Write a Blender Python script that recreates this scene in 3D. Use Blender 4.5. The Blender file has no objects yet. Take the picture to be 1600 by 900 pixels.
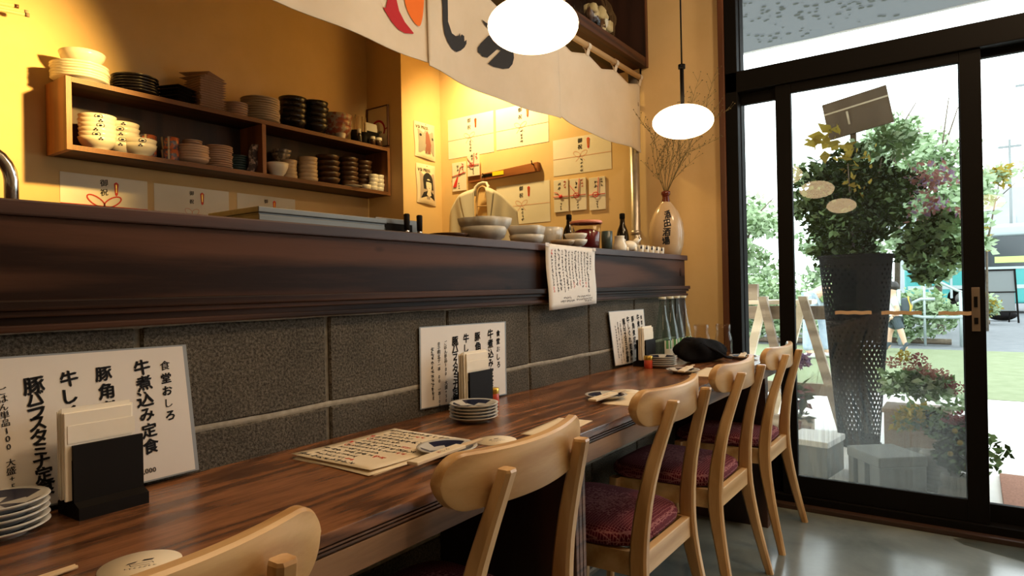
import bpy, bmesh, math, random
from mathutils import Vector, Matrix
random.seed(7)
C = bpy.context.scene.collection
SC = bpy.context.scene
PI = math.pi

# ---------------------------------------------------------------- camera, sky, lights, exposure
SC.view_settings.view_transform = 'Standard'
SC.view_settings.look = 'None'
SC.view_settings.gamma = 1
SC.view_settings.use_curve_mapping = False
SC.view_settings.exposure = 0.0
cam = bpy.data.objects.new('camera', bpy.data.cameras.new('camera'))
C.objects.link(cam)
cam.data.sensor_width = 36
cam.data.lens = 1018 / 1600 * 36
cam.data.clip_start = 0.02
_r = Matrix(((0.57740726, 0.01042541, -0.81638971), (-0.81621364, -0.01700508, -0.57749989), (-0.01990345, 0.99980105, -0.0013095)))
cam.matrix_world = Matrix.Translation((0, -1.168, 1.07)) @ _r.to_4x4()
SC.camera = cam
cyc = SC.cycles
cyc.max_bounces = 8
cyc.diffuse_bounces = 4
cyc.transparent_max_bounces = 24
cyc.caustics_reflective = False
cyc.caustics_refractive = False
cyc.sample_clamp_indirect = 4
try:
    cyc.use_denoising = True
    cyc.denoiser = 'OPENIMAGEDENOISE'
except Exception:
    pass

world = bpy.data.worlds.new('World')
SC.world = world
world.use_nodes = True
bg = world.node_tree.nodes['Background']
bg.inputs[0].default_value = (0.9, 0.97, 1.0, 1)
bg.inputs[1].default_value = 5.0


def lamp(name, kind, loc, energy, color, target=None, **kw):
    d = bpy.data.lights.new(name, kind)
    d.energy = energy
    d.color = color
    for k, v in kw.items():
        setattr(d, k, v)
    o = bpy.data.objects.new(name, d)
    C.objects.link(o)
    o.location = loc
    if target:
        o.rotation_euler = (Vector(target) - Vector(loc)).to_track_quat('-Z', 'Y').to_euler()
    return o


WARM = (1.0, 0.56, 0.13)
lamp('kitchen_spot', 'SPOT', (1.50, 1.0, 2.22), 260, (1.0, .60, .16), (0.45, 2.09, 1.80), spot_size=math.radians(92), spot_blend=1.0, shadow_soft_size=0.04)
lamp('kitchen_downlight', 'SPOT', (2.99, 1.25, 2.5), 66, (1.0, 0.68, 0.25), (3.6, 1.25, 1.7), spot_size=math.radians(170), spot_blend=0.9, shadow_soft_size=0.04)
lamp('kitchen_ceiling_light', 'POINT', (2.2, 1.0, 2.5), .5, WARM, shadow_soft_size=0.12)
lamp('dining_fill_light', 'POINT', (1.5, -1.6, 2.75), 50, (1.0, .74, .46), shadow_soft_size=.14)  # added fill, no fixture: brightens banner front, table and chairs beside the dimmed pendants
lamp('dining_fill_light', 'POINT', (2.75, -1.7, 2.75), 42, (1.0, .74, .46), shadow_soft_size=.14)  # second added fill nearer the door, also without a fixture
PENDANT_L = 10.0

# ---------------------------------------------------------------- helpers


class MB:
    def __init__(s):
        s.bm = bmesh.new()

    def box(s, x0, x1, y0, y1, z0, z1, bevel=0.0, seg=2, mi=0):
        g = bmesh.ops.create_cube(s.bm, size=1)
        vs = g['verts']
        bmesh.ops.scale(s.bm, vec=(x1 - x0, y1 - y0, z1 - z0), verts=vs)
        bmesh.ops.translate(s.bm, vec=((x0 + x1) / 2, (y0 + y1) / 2, (z0 + z1) / 2), verts=vs)
        fs = {f for v in vs for f in v.link_faces}
        for f in fs:
            f.material_index = mi
        if bevel:
            es = list({e for v in vs for e in v.link_edges})
            bmesh.ops.bevel(s.bm, geom=es, offset=bevel, segments=seg, affect='EDGES', profile=0.6)
        return s

    def quad(s, a, b, c, d, mi=0):
        f = s.bm.faces.new([s.bm.verts.new(p) for p in (a, b, c, d)])
        f.material_index = mi
        return s

    def poly(s, pts, mi=0):
        f = s.bm.faces.new([s.bm.verts.new(p) for p in pts])
        f.material_index = mi
        return s

    def prism(s, pts, axis, a, b, mi=0):
        """closed outline pts (2D) extruded along axis (0,1,2) from a to b"""
        def mk(p, t):
            q = list(p)
            q.insert(axis, t)
            return q
        A = [s.bm.verts.new(mk(p, a)) for p in pts]
        B = [s.bm.verts.new(mk(p, b)) for p in pts]
        n = len(pts)
        fs = [s.bm.faces.new(A), s.bm.faces.new(B[::-1])]
        for i in range(n):
            fs.append(s.bm.faces.new((A[i], B[i], B[(i + 1) % n], A[(i + 1) % n])))
        for f in fs:
            f.material_index = mi
        return s

    def lathe(s, prof, c=(0, 0, 0), seg=28, mi=0, sx=1, sy=1, wob=None):
        rings = []
        for k, (r, z) in enumerate(prof):
            if r <= 1e-6:
                rings.append([s.bm.verts.new((c[0], c[1], c[2] + z))])
            else:
                ring = []
                for i in range(seg):
                    a = 2 * PI * i / seg
                    rr = r * (wob(a, z) if wob else 1)
                    ring.append(s.bm.verts.new((c[0] + rr * math.cos(a) * sx, c[1] + rr * math.sin(a) * sy, c[2] + z)))
                rings.append(ring)
        for A, B in zip(rings, rings[1:]):
            if len(A) == 1 and len(B) == 1:
                continue
            for i in range(seg):
                j = (i + 1) % seg
                if len(A) == 1:
                    f = s.bm.faces.new((A[0], B[j], B[i]))
                elif len(B) == 1:
                    f = s.bm.faces.new((A[i], A[j], B[0]))
                else:
                    f = s.bm.faces.new((A[i], A[j], B[j], B[i]))
                f.material_index = mi
                f.smooth = True
        return s

    def tube(s, pts, r, seg=8, mi=0, cap=True):
        pts = [Vector(p) for p in pts]
        rs = r if isinstance(r, (list, tuple)) else [r] * len(pts)
        rings = []
        up = Vector((0.13, 0.27, 0.95))
        for k, p in enumerate(pts):
            t = (pts[min(k + 1, len(pts) - 1)] - pts[max(k - 1, 0)]).normalized()
            a = t.cross(up)
            if a.length < 1e-3:
                a = t.cross(Vector((1, 0, 0)))
            a.normalize()
            b = t.cross(a)
            rings.append([s.bm.verts.new(p + (a * math.cos(2 * PI * i / seg) + b * math.sin(2 * PI * i / seg)) * rs[k]) for i in range(seg)])
        for A, B in zip(rings, rings[1:]):
            for i in range(seg):
                f = s.bm.faces.new((A[i], A[(i + 1) % seg], B[(i + 1) % seg], B[i]))
                f.material_index = mi
                f.smooth = True
        if cap:
            for R in (rings[0], rings[-1]):
                try:
                    s.bm.faces.new(R).material_index = mi
                except ValueError:
                    pass
        return s

    def sweep(s, secs, mi=0):
        """secs: list of rings of equal length (lists of points)"""
        R = [[s.bm.verts.new(p) for p in ring] for ring in secs]
        n = len(R[0])
        for A, B in zip(R, R[1:]):
            for i in range(n):
                f = s.bm.faces.new((A[i], A[(i + 1) % n], B[(i + 1) % n], B[i]))
                f.material_index = mi
        s.bm.faces.new(R[0]).material_index = mi
        s.bm.faces.new(R[-1][::-1]).material_index = mi
        return s

    def grid(s, fn, nu, nv, mi=0):
        V = [[s.bm.verts.new(fn(i / nu, j / nv)) for j in range(nv + 1)] for i in range(nu + 1)]
        for i in range(nu):
            for j in range(nv):
                f = s.bm.faces.new((V[i][j], V[i + 1][j], V[i + 1][j + 1], V[i][j + 1]))
                f.material_index = mi
                f.smooth = True
        return s

    def blob(s, c, r, sub=2, noise=0.0, mi=0, seed=0):
        rnd = random.Random(seed)
        g = bmesh.ops.create_icosphere(s.bm, subdivisions=sub, radius=1)
        ph = [rnd.uniform(0, 6) for _ in range(6)]
        for v in g['verts']:
            n = v.co.copy()
            k = 1 + noise * (math.sin(4 * n.x + ph[0]) + math.sin(5 * n.y + ph[1]) + math.sin(6 * n.z + ph[2])) / 2
            v.co = Vector((c[0] + n.x * r[0] * k, c[1] + n.y * r[1] * k, c[2] + n.z * r[2] * k))
        for f in {f for v in g['verts'] for f in v.link_faces}:
            f.material_index = mi
            f.smooth = True
        return s

    def move(s, M):
        bmesh.ops.transform(s.bm, matrix=M, verts=s.bm.verts)
        return s


def build(name, mb, mats, parent=None, loc=None, fix=True):
    if fix:
        bmesh.ops.recalc_face_normals(mb.bm, faces=mb.bm.faces)
    me = bpy.data.meshes.new(name)
    mb.bm.to_mesh(me)
    mb.bm.free()
    for m in (mats if isinstance(mats, (list, tuple)) else [mats]):
        me.materials.append(m)
    o = bpy.data.objects.new(name, me)
    C.objects.link(o)
    if parent:
        o.parent = parent
    if loc:
        o.location = loc
    return o


def tag(o, label, cat, group=None, kind=None):
    o['label'] = label
    o['category'] = cat
    if group:
        o['group'] = group
    if kind:
        o['kind'] = kind
    return o


def struct(name, mb, mats, parent=None, **kw):
    o = build(name, mb, mats, parent, **kw)
    if not parent:
        o['kind'] = 'structure'
    return o


def thing(name, label, cat, loc=(0, 0, 0), rz=0, group=None, kind=None):
    o = bpy.data.objects.new(name, None)
    o.empty_display_size = 0.05
    C.objects.link(o)
    o.location = loc
    o.rotation_euler = (0, 0, rz)
    return tag(o, label, cat, group, kind)


def dup(root, loc, rz=0, label=None, group=None):
    r = root.copy()
    C.objects.link(r)
    r.location = loc
    r.rotation_euler = (0, 0, rz)
    if label:
        r['label'] = label
    if group:
        r['group'] = group
    for ch in list(root.children):
        c = ch.copy()
        C.objects.link(c)
        c.parent = r
        for g in list(ch.children):
            d = g.copy()
            C.objects.link(d)
            d.parent = c
    return r


ORD = ['lowest', 'second from the bottom', 'third from the bottom', 'fourth from the bottom', 'fifth from the bottom', 'sixth from the bottom',
       'seventh from the bottom', 'eighth from the bottom', 'ninth from the bottom', 'tenth from the bottom', 'eleventh from the bottom', 'twelfth from the bottom']


def rank(k, n):
    if k == n - 1:
        return 'topmost'
    if n > 4 and k == n - 2:
        return 'second from the top'
    if n > 6 and k == n - 3:
        return 'third from the top'
    return ORD[k]


# ---------------------------------------------------------------- text outlines (built-in font)
_glyph = {}


def load_glyphs(text):
    obs = []
    for ch in set(text):
        if ch in _glyph or ch == ' ':
            continue
        cu = bpy.data.curves.new('t', 'FONT')
        cu.body = ch
        cu.resolution_u = 2
        cu.offset = 0.0
        cu.size = 1
        ob = bpy.data.objects.new('t', cu)
        C.objects.link(ob)
        obs.append((ch, ob))
    dg = bpy.context.evaluated_depsgraph_get()
    for ch, ob in obs:
        ev = ob.evaluated_get(dg)
        me = ev.to_mesh()
        vs = [(v.co.x, v.co.y) for v in me.vertices]
        fs = [tuple(p.vertices) for p in me.polygons]
        ev.to_mesh_clear()
        if vs:
            xs = [v[0] for v in vs]
            ys = [v[1] for v in vs]
            _glyph[ch] = (vs, fs, (min(xs), max(xs), min(ys), max(ys)))
        else:
            _glyph[ch] = ([], [], (0, 0.3, 0, 0.7))
    for ch, ob in obs:
        cu = ob.data
        bpy.data.objects.remove(ob)
        bpy.data.curves.remove(cu)


def glyph(mb, ch, cx, cy, size, fn, mi=0, wx=1.0, jit=0.0, shear=0.0, bold=False):
    """one character centred on (cx, cy), its larger side = size; fn maps 2D to 3D"""
    if ch == ' ' or ch not in _glyph:
        return
    vs, fs, (x0, x1, y0, y1) = _glyph[ch]
    k = size
    a = random.uniform(-jit, jit)
    mx, my = (x0 + x1) / 2, (y0 + y1) / 2
    for ox, oy in (((0, 0), (.05, .015), (.025, -.035), (-.02, .03)) if size > .018 and bold else ((0, 0), (.04, .012)) if size > .009 else ((0, 0),)):
        out = []
        for x, y in vs:
            u, v = (x - mx) * k * wx, (y - my) * k
            u, v = u * math.cos(a) - v * math.sin(a), u * math.sin(a) + v * math.cos(a)
            out.append(mb.bm.verts.new(fn(cx + u + v * shear + ox * size, cy + v + u * (.12 if jit else 0) + oy * size)))
        for f in fs:
            try:
                mb.bm.faces.new([out[i] for i in f]).material_index = mi
            except ValueError:
                pass


def column(mb, text, cx, top, size, pitch, fn, mi=0, jit=0.06):
    for i, ch in enumerate(text):
        glyph(mb, ch, cx + random.uniform(-.03, .03) * size, top - pitch * i - size / 2, size * random.uniform(.92, 1.08), fn, mi, jit=jit, bold=True)


def line(mb, text, x, y, size, fn, mi=0, wx=1.0):
    for ch in text:
        if ch == ' ':
            x += size * .35
            continue
        x0, x1, y0, y1 = _glyph[ch][2]
        w = (x1 - x0) * size * wx
        glyph(mb, ch, x + w / 2, y + (y0 + y1) / 2 * size, size, fn, mi, wx)
        x += w + size * .08


def scribble(mb, cx, cy, s, fn, mi=0, n=4):
    """a brush-written character too small to read"""
    for _ in range(n):
        a = random.choice((0, 0, PI / 2, PI / 2, -.7, .7)) + random.uniform(-.3, .3)
        L = s * random.uniform(.25, .5)
        w = s * random.uniform(.06, .11)
        x, y = cx + random.uniform(-.28, .28) * s, cy + random.uniform(-.3, .3) * s
        dx, dy = math.cos(a) * L, math.sin(a) * L
        nx, ny = -math.sin(a) * w, math.cos(a) * w
        mb.poly([fn(x - dx - nx, y - dy - ny), fn(x + dx - nx * .4, y + dy - ny * .4), fn(x + dx + nx * .4, y + dy + ny * .4), fn(x - dx + nx, y - dy + ny)], mi)


load_glyphs('食堂おしろ牛煮込み定豚角ぐれバラスタミナごはん単品大盛辛子明太一本十飯味噌汁付き１，０1,0500+御祝開店酒田場所VSI!PRESEOみ様円')

# ---------------------------------------------------------------- materials
_m = {}


def N(nt, typ, **kw):
    n = nt.nodes.new(typ)
    for k, v in kw.items():
        setattr(n, k, v)
    return n


def base(name, col=(.8, .8, .8), rough=.5, metal=0.0, spec=0.5, **kw):
    m = bpy.data.materials.new(name)
    m.use_nodes = True
    b = m.node_tree.nodes['Principled BSDF']
    b.inputs['Base Color'].default_value = (*col, 1)
    b.inputs['Roughness'].default_value = rough
    b.inputs['Metallic'].default_value = metal
    b.inputs['Specular IOR Level'].default_value = spec
    for k, v in kw.items():
        b.inputs[k].default_value = v
    return m


def coords(nt, scale=(1, 1, 1)):
    tc = N(nt, 'ShaderNodeTexCoord')
    mp = N(nt, 'ShaderNodeMapping')
    mp.inputs['Scale'].default_value = scale
    nt.links.new(tc.outputs['Object'], mp.inputs[0])
    return mp.outputs[0]


def ramp(nt, fac, stops):
    r = N(nt, 'ShaderNodeValToRGB')
    nt.links.new(fac, r.inputs[0])
    e = r.color_ramp.elements
    while len(e) < len(stops):
        e.new(0.5)
    for k, (p, c) in enumerate(stops):
        e[k].position = p
        e[k].color = (*c, 1)
    return r.outputs[0]


def noise(nt, vec, scale, detail=4, rough=.6, dist=0):
    n = N(nt, 'ShaderNodeTexNoise')
    nt.links.new(vec, n.inputs['Vector'])
    n.inputs['Scale'].default_value = scale
    n.inputs['Detail'].default_value = detail
    n.inputs['Roughness'].default_value = rough
    n.inputs['Distortion'].default_value = dist
    return n.outputs[0]


def bump(nt, h, strength, dist=.002):
    b = N(nt, 'ShaderNodeBump')
    b.inputs['Strength'].default_value = strength
    b.inputs['Distance'].default_value = dist
    nt.links.new(h, b.inputs['Height'])
    nt.links.new(b.outputs[0], nt.nodes['Principled BSDF'].inputs['Normal'])


def mottled(name, c1, c2, scale=8, rough=.6, detail=4, bmp=0, lo=.35, hi=.65, stretch=(1, 1, 1), spec=.5, **kw):
    m = base(name, c1, rough, spec=spec, **kw)
    nt = m.node_tree
    v = coords(nt, stretch)
    f = noise(nt, v, scale, detail)
    c = ramp(nt, f, [(lo, c1), (hi, c2)])
    nt.links.new(c, nt.nodes['Principled BSDF'].inputs['Base Color'])
    if bmp:
        bump(nt, f, bmp)
    return m


def wood(name, c1, c2, axis=0, scale=10, rough=.4, stretch=.12, dist=5, spec=.5, fine=.35, knots=False, rings=1.0, amp=.32):
    m = base(name, c1, rough, spec=spec)
    nt = m.node_tree
    s = [1, 1, 1]
    s[axis] = stretch
    v = coords(nt, s)
    f0 = noise(nt, v, scale * .35, 2, .5)
    # grain bands: sine of a strongly stretched distorted field
    w = N(nt, 'ShaderNodeMath', operation='MULTIPLY')
    nt.links.new(f0, w.inputs[0])
    w.inputs[1].default_value = 34 * rings
    sn = N(nt, 'ShaderNodeMath', operation='SINE')
    nt.links.new(w.outputs[0], sn.inputs[0])
    mm = N(nt, 'ShaderNodeMath', operation='MULTIPLY_ADD')
    nt.links.new(sn.outputs[0], mm.inputs[0])
    mm.inputs[1].default_value = amp
    mm.inputs[2].default_value = .5
    f1 = noise(nt, v, scale * 7, 5, .65)
    mx = N(nt, 'ShaderNodeMix')
    mx.inputs[0].default_value = fine
    nt.links.new(mm.outputs[0], mx.inputs[2])
    nt.links.new(f1, mx.inputs[3])
    c = ramp(nt, mx.outputs[0], [(.30, c1), (.68, c2)])
    if knots:
        vo = N(nt, 'ShaderNodeTexVoronoi')
        v2 = coords(nt, [.5 if i == axis else 1.15 for i in range(3)])
        nt.links.new(v2, vo.inputs['Vector'])
        vo.inputs['Scale'].default_value = 6
        k = ramp(nt, vo.outputs['Distance'], [(.02, (.0, .0, .0)), (.075, (1, 1, 1))])
        ml = N(nt, 'ShaderNodeMix', data_type='RGBA', blend_type='MULTIPLY')
        ml.inputs[0].default_value = .8
        nt.links.new(c, ml.inputs[6])
        nt.links.new(k, ml.inputs[7])
        c = ml.outputs[2]
    nt.links.new(c, nt.nodes['Principled BSDF'].inputs['Base Color'])
    bump(nt, f1, .12, .0015)
    return m


def glass(name, tint=(1, 1, 1), gloss=1.0, rough=0.0, haze=None, ior=1.5):
    """see-through pane or vessel: transparent body, mirror reflection by angle, optional haze layer"""
    m = bpy.data.materials.new(name)
    m.use_nodes = True
    nt = m.node_tree
    nt.nodes.clear()
    out = N(nt, 'ShaderNodeOutputMaterial')
    tr = N(nt, 'ShaderNodeBsdfTransparent')
    tr.inputs[0].default_value = (*tint, 1)
    gl = N(nt, 'ShaderNodeBsdfGlossy')
    gl.inputs[0].default_value = (gloss, gloss, gloss, 1)
    gl.inputs[1].default_value = rough
    fr = N(nt, 'ShaderNodeFresnel')
    fr.inputs[0].default_value = ior
    body = tr.outputs[0]
    if haze:
        body = haze(nt, body)
    mx = N(nt, 'ShaderNodeMixShader')
    ge = N(nt, 'ShaderNodeNewGeometry')
    sb = N(nt, 'ShaderNodeMath', operation='SUBTRACT')
    sb.inputs[0].default_value = 1
    nt.links.new(ge.outputs['Backfacing'], sb.inputs[1])
    mu = N(nt, 'ShaderNodeMath', operation='MULTIPLY')
    nt.links.new(fr.outputs[0], mu.inputs[0])
    nt.links.new(sb.outputs[0], mu.inputs[1])
    nt.links.new(mu.outputs[0], mx.inputs[0])
    nt.links.new(body, mx.inputs[1])
    nt.links.new(gl.outputs[0], mx.inputs[2])
    nt.links.new(mx.outputs[0], out.inputs[0])
    return m


def haze_door(nt, body):
    """condensation: dense near the bottom of the pane, streaky and thin higher up"""
    tc = N(nt, 'ShaderNodeTexCoord')
    sep = N(nt, 'ShaderNodeSeparateXYZ')
    nt.links.new(tc.outputs['Object'], sep.inputs[0])
    h = N(nt, 'ShaderNodeMapRange')
    h.inputs['From Min'].default_value = .75
    h.inputs['From Max'].default_value = .35
    h.inputs['To Min'].default_value = .018
    h.inputs['To Max'].default_value = .24
    h.interpolation_type = 'SMOOTHSTEP'
    nt.links.new(sep.outputs[2], h.inputs[0])
    st = noise(nt, coords(nt, (1, 22, .7)), 3, 5, .7)
    sr = N(nt, 'ShaderNodeMapRange')
    sr.inputs['From Min'].default_value = .3
    sr.inputs['From Max'].default_value = .75
    sr.inputs['To Min'].default_value = .55
    sr.inputs['To Max'].default_value = 1.5
    nt.links.new(st, sr.inputs[0])
    ml = N(nt, 'ShaderNodeMath', operation='MULTIPLY')
    nt.links.new(h.outputs[0], ml.inputs[0])
    nt.links.new(sr.outputs[0], ml.inputs[1])
    df = N(nt, 'ShaderNodeBsdfTranslucent')
    df.inputs[0].default_value = (.17, .175, .165, 1)
    mx = N(nt, 'ShaderNodeMixShader')
    nt.links.new(ml.outputs[0], mx.inputs[0])
    nt.links.new(body, mx.inputs[1])
    nt.links.new(df.outputs[0], mx.inputs[2])
    return mx.outputs[0]


def cloth(name, col, trans=.35, c2=None):
    m = bpy.data.materials.new(name)
    m.use_nodes = True
    nt = m.node_tree
    nt.nodes.clear()
    out = N(nt, 'ShaderNodeOutputMaterial')
    d = N(nt, 'ShaderNodeBsdfDiffuse')
    t = N(nt, 'ShaderNodeBsdfTranslucent')
    d.inputs[0].default_value = (*col, 1)
    t.inputs[0].default_value = (*col, 1)
    if c2:
        c = ramp(nt, noise(nt, coords(nt), 9, 4), [(.35, col), (.65, c2)])
        nt.links.new(c, d.inputs[0])
        nt.links.new(c, t.inputs[0])
    mx = N(nt, 'ShaderNodeMixShader')
    mx.inputs[0].default_value = trans
    nt.links.new(d.outputs[0], mx.inputs[1])
    nt.links.new(t.outputs[0], mx.inputs[2])
    nt.links.new(mx.outputs[0], out.inputs[0])
    return m


def emission(name, col, s):
    m = bpy.data.materials.new(name)
    m.use_nodes = True
    nt = m.node_tree
    nt.nodes.clear()
    out = N(nt, 'ShaderNodeOutputMaterial')
    e = N(nt, 'ShaderNodeEmission')
    e.inputs[0].default_value = (*col, 1)
    e.inputs[1].default_value = s
    nt.links.new(e.outputs[0], out.inputs[0])
    return m


M_wall = mottled('plaster', (.74, .525, .255), (.78, .56, .285), 5, .85, bmp=.05)
M_ceil = mottled('ceiling_paint', (.30, .22, .14), (.34, .26, .17), 4, .9)
M_roomwall = mottled('room_plaster', (.34, .27, .18), (.40, .32, .22), 4, .9)
M_dark = wood('dark_stained_wood', (.016, .0062, .0034), (.085, .036, .020), 0, 9, .5, .07, knots=True, spec=.10, rings=1.5)
M_slab = wood('counter_slab_wood', (.032, .012, .008), (.080, .032, .021), 0, 10, .45, .08, spec=.3)
M_ply = wood('plywood_edge', (.03, .014, .009), (.16, .075, .040), 0, 40, .45, .02, fine=.6)
M_mould = wood('moulding_wood', (.016, .007, .004), (.065, .028, .016), 0, 24, .5, .03, spec=.1)
M_table = wood('table_top_wood', (.036, .013, .006), (.30, .125, .052), 0, 13, .27, .14, knots=True, rings=2.4, fine=.55, amp=.24)
M_apron = wood('table_apron_wood', (.08, .040, .021), (.29, .165, .09), 0, 12, .5, .1, knots=True, spec=.2)
M_panelwood = wood('panel_wood', (.018, .007, .005), (.05, .019, .012), 2, 9, .55, .12)
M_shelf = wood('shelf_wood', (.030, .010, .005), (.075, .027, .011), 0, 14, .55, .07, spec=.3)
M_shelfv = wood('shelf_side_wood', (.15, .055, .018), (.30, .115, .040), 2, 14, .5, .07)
M_chair = wood('ash_wood', (.46, .25, .09), (.68, .44, .21), 0, 9, .35, .10, fine=.45, rings=1.6)
M_chairv = wood('ash_wood_upright', (.46, .25, .09), (.66, .42, .20), 2, 9, .35, .08, fine=.45, rings=1.4)
M_rod = wood('pale_rod_wood', (.55, .36, .18), (.66, .46, .25), 0, 8, .5, .08)
M_trim = wood('door_trim_wood', (.09, .032, .014), (.16, .058, .026), 2, 12, .45, .08)
M_rail = wood('rail_wood', (.22, .07, .02), (.36, .13, .04), 1, 14, .45, .08)
M_outwood = wood('weathered_wood', (.20, .15, .11), (.36, .29, .22), 1, 10, .8, .1)
M_outpale = wood('pale_weathered_wood', (.55, .47, .36), (.72, .64, .52), 1, 10, .8, .1)
M_black = base('black_frame_metal', (.006, .005, .0045), .6, spec=.08)
M_blackmat = base('black_lacquer', (.008, .006, .005), .6, spec=.15)
M_blackcloth = mottled('black_cloth', (.004, .004, .0045), (.010, .009, .010), 30, .95, spec=.1)
M_paper = mottled('white_paper', (.71, .66, .61), (.75, .70, .65), 6, .55)
M_cream = mottled('cream_paper', (.78, .66, .48), (.84, .72, .54), 7, .7)
M_napkin = mottled('napkin_paper', (.84, .78, .66), (.88, .82, .71), 14, .9)
M_noshi = mottled('gift_paper', (.80, .76, .66), (.84, .80, .71), 6, .7)
M_ink = base('ink', (.012, .012, .016), .8)
M_red = base('red_ink', (.62, .04, .02), .7)
M_redcord = base('red_cord', (.65, .03, .03), .6)
M_pink = base('faded_red_line', (.72, .33, .20), .8)
M_orange = base('orange_print', (.75, .15, .006), .8)
M_crimson = base('crimson_print', (.42, .006, .015), .8)
M_noren = cloth('noren_cotton', (.84, .77, .67), .34, (.80, .73, .62))
M_white = mottled('white_glaze', (.74, .70, .61), (.80, .76, .68), 9, .25)
M_plateg = mottled('grey_white_glaze', (.50, .49, .46), (.60, .58, .54), 12, .22)
M_navy = base('navy_glaze', (.010, .014, .045), .22)
M_blackglaze = mottled('black_glaze', (.010, .008, .010), (.022, .017, .018), 12, .25)
M_brownglaze = mottled('brown_glaze', (.045, .020, .010), (.10, .048, .024), 10, .35)
M_tan = mottled('tan_glaze', (.46, .34, .22), (.56, .43, .29), 10, .35)
M_rose = mottled('rose_beige_glaze', (.50, .33, .24), (.58, .40, .30), 10, .35)
M_teal = mottled('dark_teal_glaze', (.03, .05, .055), (.05, .08, .085), 10, .3)
M_vase = mottled('stoneware_vase', (.52, .38, .24), (.62, .47, .31), 6, .18)
M_vneck = mottled('vase_neck_glaze', (.09, .015, .008), (.16, .03, .014), 10, .15)
M_rough = mottled('rough_grey_glaze', (.34, .32, .28), (.52, .49, .43), 16, .4, bmp=.3)
M_stripe = mottled('striped_bowl_glaze', (.52, .48, .40), (.30, .30, .28), 10, .35)
M_steel = mottled('brushed_steel', (.12, .118, .11), (.16, .155, .145), 20, .5, stretch=(.05, 1, 1), metal=1.0)
M_chrome = base('chrome', (.7, .7, .72), .12, 1.0)
M_gold = base('gold_lid', (.65, .42, .08), .3, .9)
M_jarred = mottled('spice_label', (.50, .035, .02), (.60, .10, .03), 60, .4)
M_pipe = mottled('galvanised_pipe', (.42, .38, .33), (.55, .50, .44), 12, .35, metal=.8)
M_glow = emission('lamp_glass', (1.0, .70, .38), PENDANT_L)
M_pane = glass('clear_pane', (.97, .99, .985))
M_pane_h = glass('misted_pane', (.93, .96, .95), haze=haze_door)
M_bottle = glass('green_bottle_glass', (.84, .925, .895), ior=1.5)
M_jarg = glass('jar_glass', (.93, .90, .86), ior=1.4)
M_plastic = glass('clear_plastic', (.93, .92, .90), ior=1.35, rough=.1)
M_redliq = base('red_liquid', (.22, .012, .02), .15)
M_pinklid = base('pink_lid', (.75, .28, .20), .3)
M_block = None
M_flowerw = base('white_label', (.7, .7, .62), .5)
M_greenlab = base('green_label', (.10, .30, .10), .5)

# concrete blocks
M_block = base('concrete_block', (.15, .14, .12), .95, spec=.2)
nt = M_block.node_tree
v = coords(nt)
f1 = noise(nt, v, 190, 3, .75)
f2 = noise(nt, v, 9, 4, .6)
c1 = ramp(nt, f1, [(.36, (.034, .029, .023)), (.50, (.093, .082, .066)), (.66, (.175, .157, .128))])
c2 = ramp(nt, f2, [(.3, (.72, .72, .72)), (.7, (1.1, 1.08, 1.05))])
ml = N(nt, 'ShaderNodeMix', data_type='RGBA', blend_type='MULTIPLY')
ml.inputs[0].default_value = 1
nt.links.new(c1, ml.inputs[6])
nt.links.new(c2, ml.inputs[7])
nt.links.new(ml.outputs[2], nt.nodes['Principled BSDF'].inputs['Base Color'])
bump(nt, f1, .8, .003)
M_mortar = mottled('mortar', (.13, .115, .09), (.19, .17, .135), 60, .95, bmp=.4, spec=.2)

# polished concrete floor
M_floor = base('polished_concrete', (.2, .2, .2), .2, spec=.6)
nt = M_floor.node_tree
v = coords(nt)
f1 = noise(nt, v, 3.0, 6, .6, .4)
f2 = noise(nt, v, 22, 4, .6)
c = ramp(nt, f1, [(.32, (.130, .152, .145)), (.68, (.228, .252, .238))])
nt.links.new(c, nt.nodes['Principled BSDF'].inputs['Base Color'])
rr = N(nt, 'ShaderNodeMapRange')
rr.inputs['To Min'].default_value = .13
rr.inputs['To Max'].default_value = .24
nt.links.new(f1, rr.inputs[0])
nt.links.new(rr.outputs[0], nt.nodes['Principled BSDF'].inputs['Roughness'])
bump(nt, f2, .05, .002)

# seat fabric: small pale scales on dark red
M_seat = base('patterned_seat_fabric', (.2, .02, .04), .9, spec=.15)
nt = M_seat.node_tree
v = coords(nt, (1, 1.0, .4))
vo = N(nt, 'ShaderNodeTexVoronoi')
vo.feature = 'DISTANCE_TO_EDGE'
vo.inputs['Scale'].default_value = 125
vo.inputs['Randomness'].default_value = .25
nt.links.new(v, vo.inputs['Vector'])
c = ramp(nt, vo.outputs['Distance'], [(.03, (.30, .12, .12)), (.12, (.10, .006, .017)), (.4, (.065, .004, .011))])
nt.links.new(c, nt.nodes['Principled BSDF'].inputs['Base Color'])

# woven / noisy outdoor materials
M_pave = mottled('pale_paving', (.66, .65, .62), (.74, .73, .70), 3, .8)
M_lawn = mottled('lawn_grass', (.135, .165, .078), (.175, .205, .11), 6, .95, detail=8)
M_road = mottled('asphalt', (.105, .115, .125), (.135, .145, .155), 5, .9)
M_leafd = cloth('dark_leaf', (.014, .026, .006), .22, (.028, .044, .010))
M_leafg = cloth('green_leaf', (.09, .15, .055), .35, (.17, .25, .11))
M_leafl = cloth('light_leaf', (.36, .48, .28), .45, (.48, .58, .40))
M_leafy = cloth('yellow_leaf', (.30, .22, .03), .4, (.38, .30, .07))
M_pinkfl = cloth('pink_petal', (.30, .13, .11), .3, (.38, .20, .17))
M_purple = cloth('purple_petal', (.26, .15, .27), .3, (.36, .26, .36))
M_maroon = cloth('maroon_petal', (.16, .05, .06), .3, (.25, .09, .09))
M_bark = mottled('bark', (.10, .075, .05), (.17, .13, .09), 20, .9)
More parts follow.
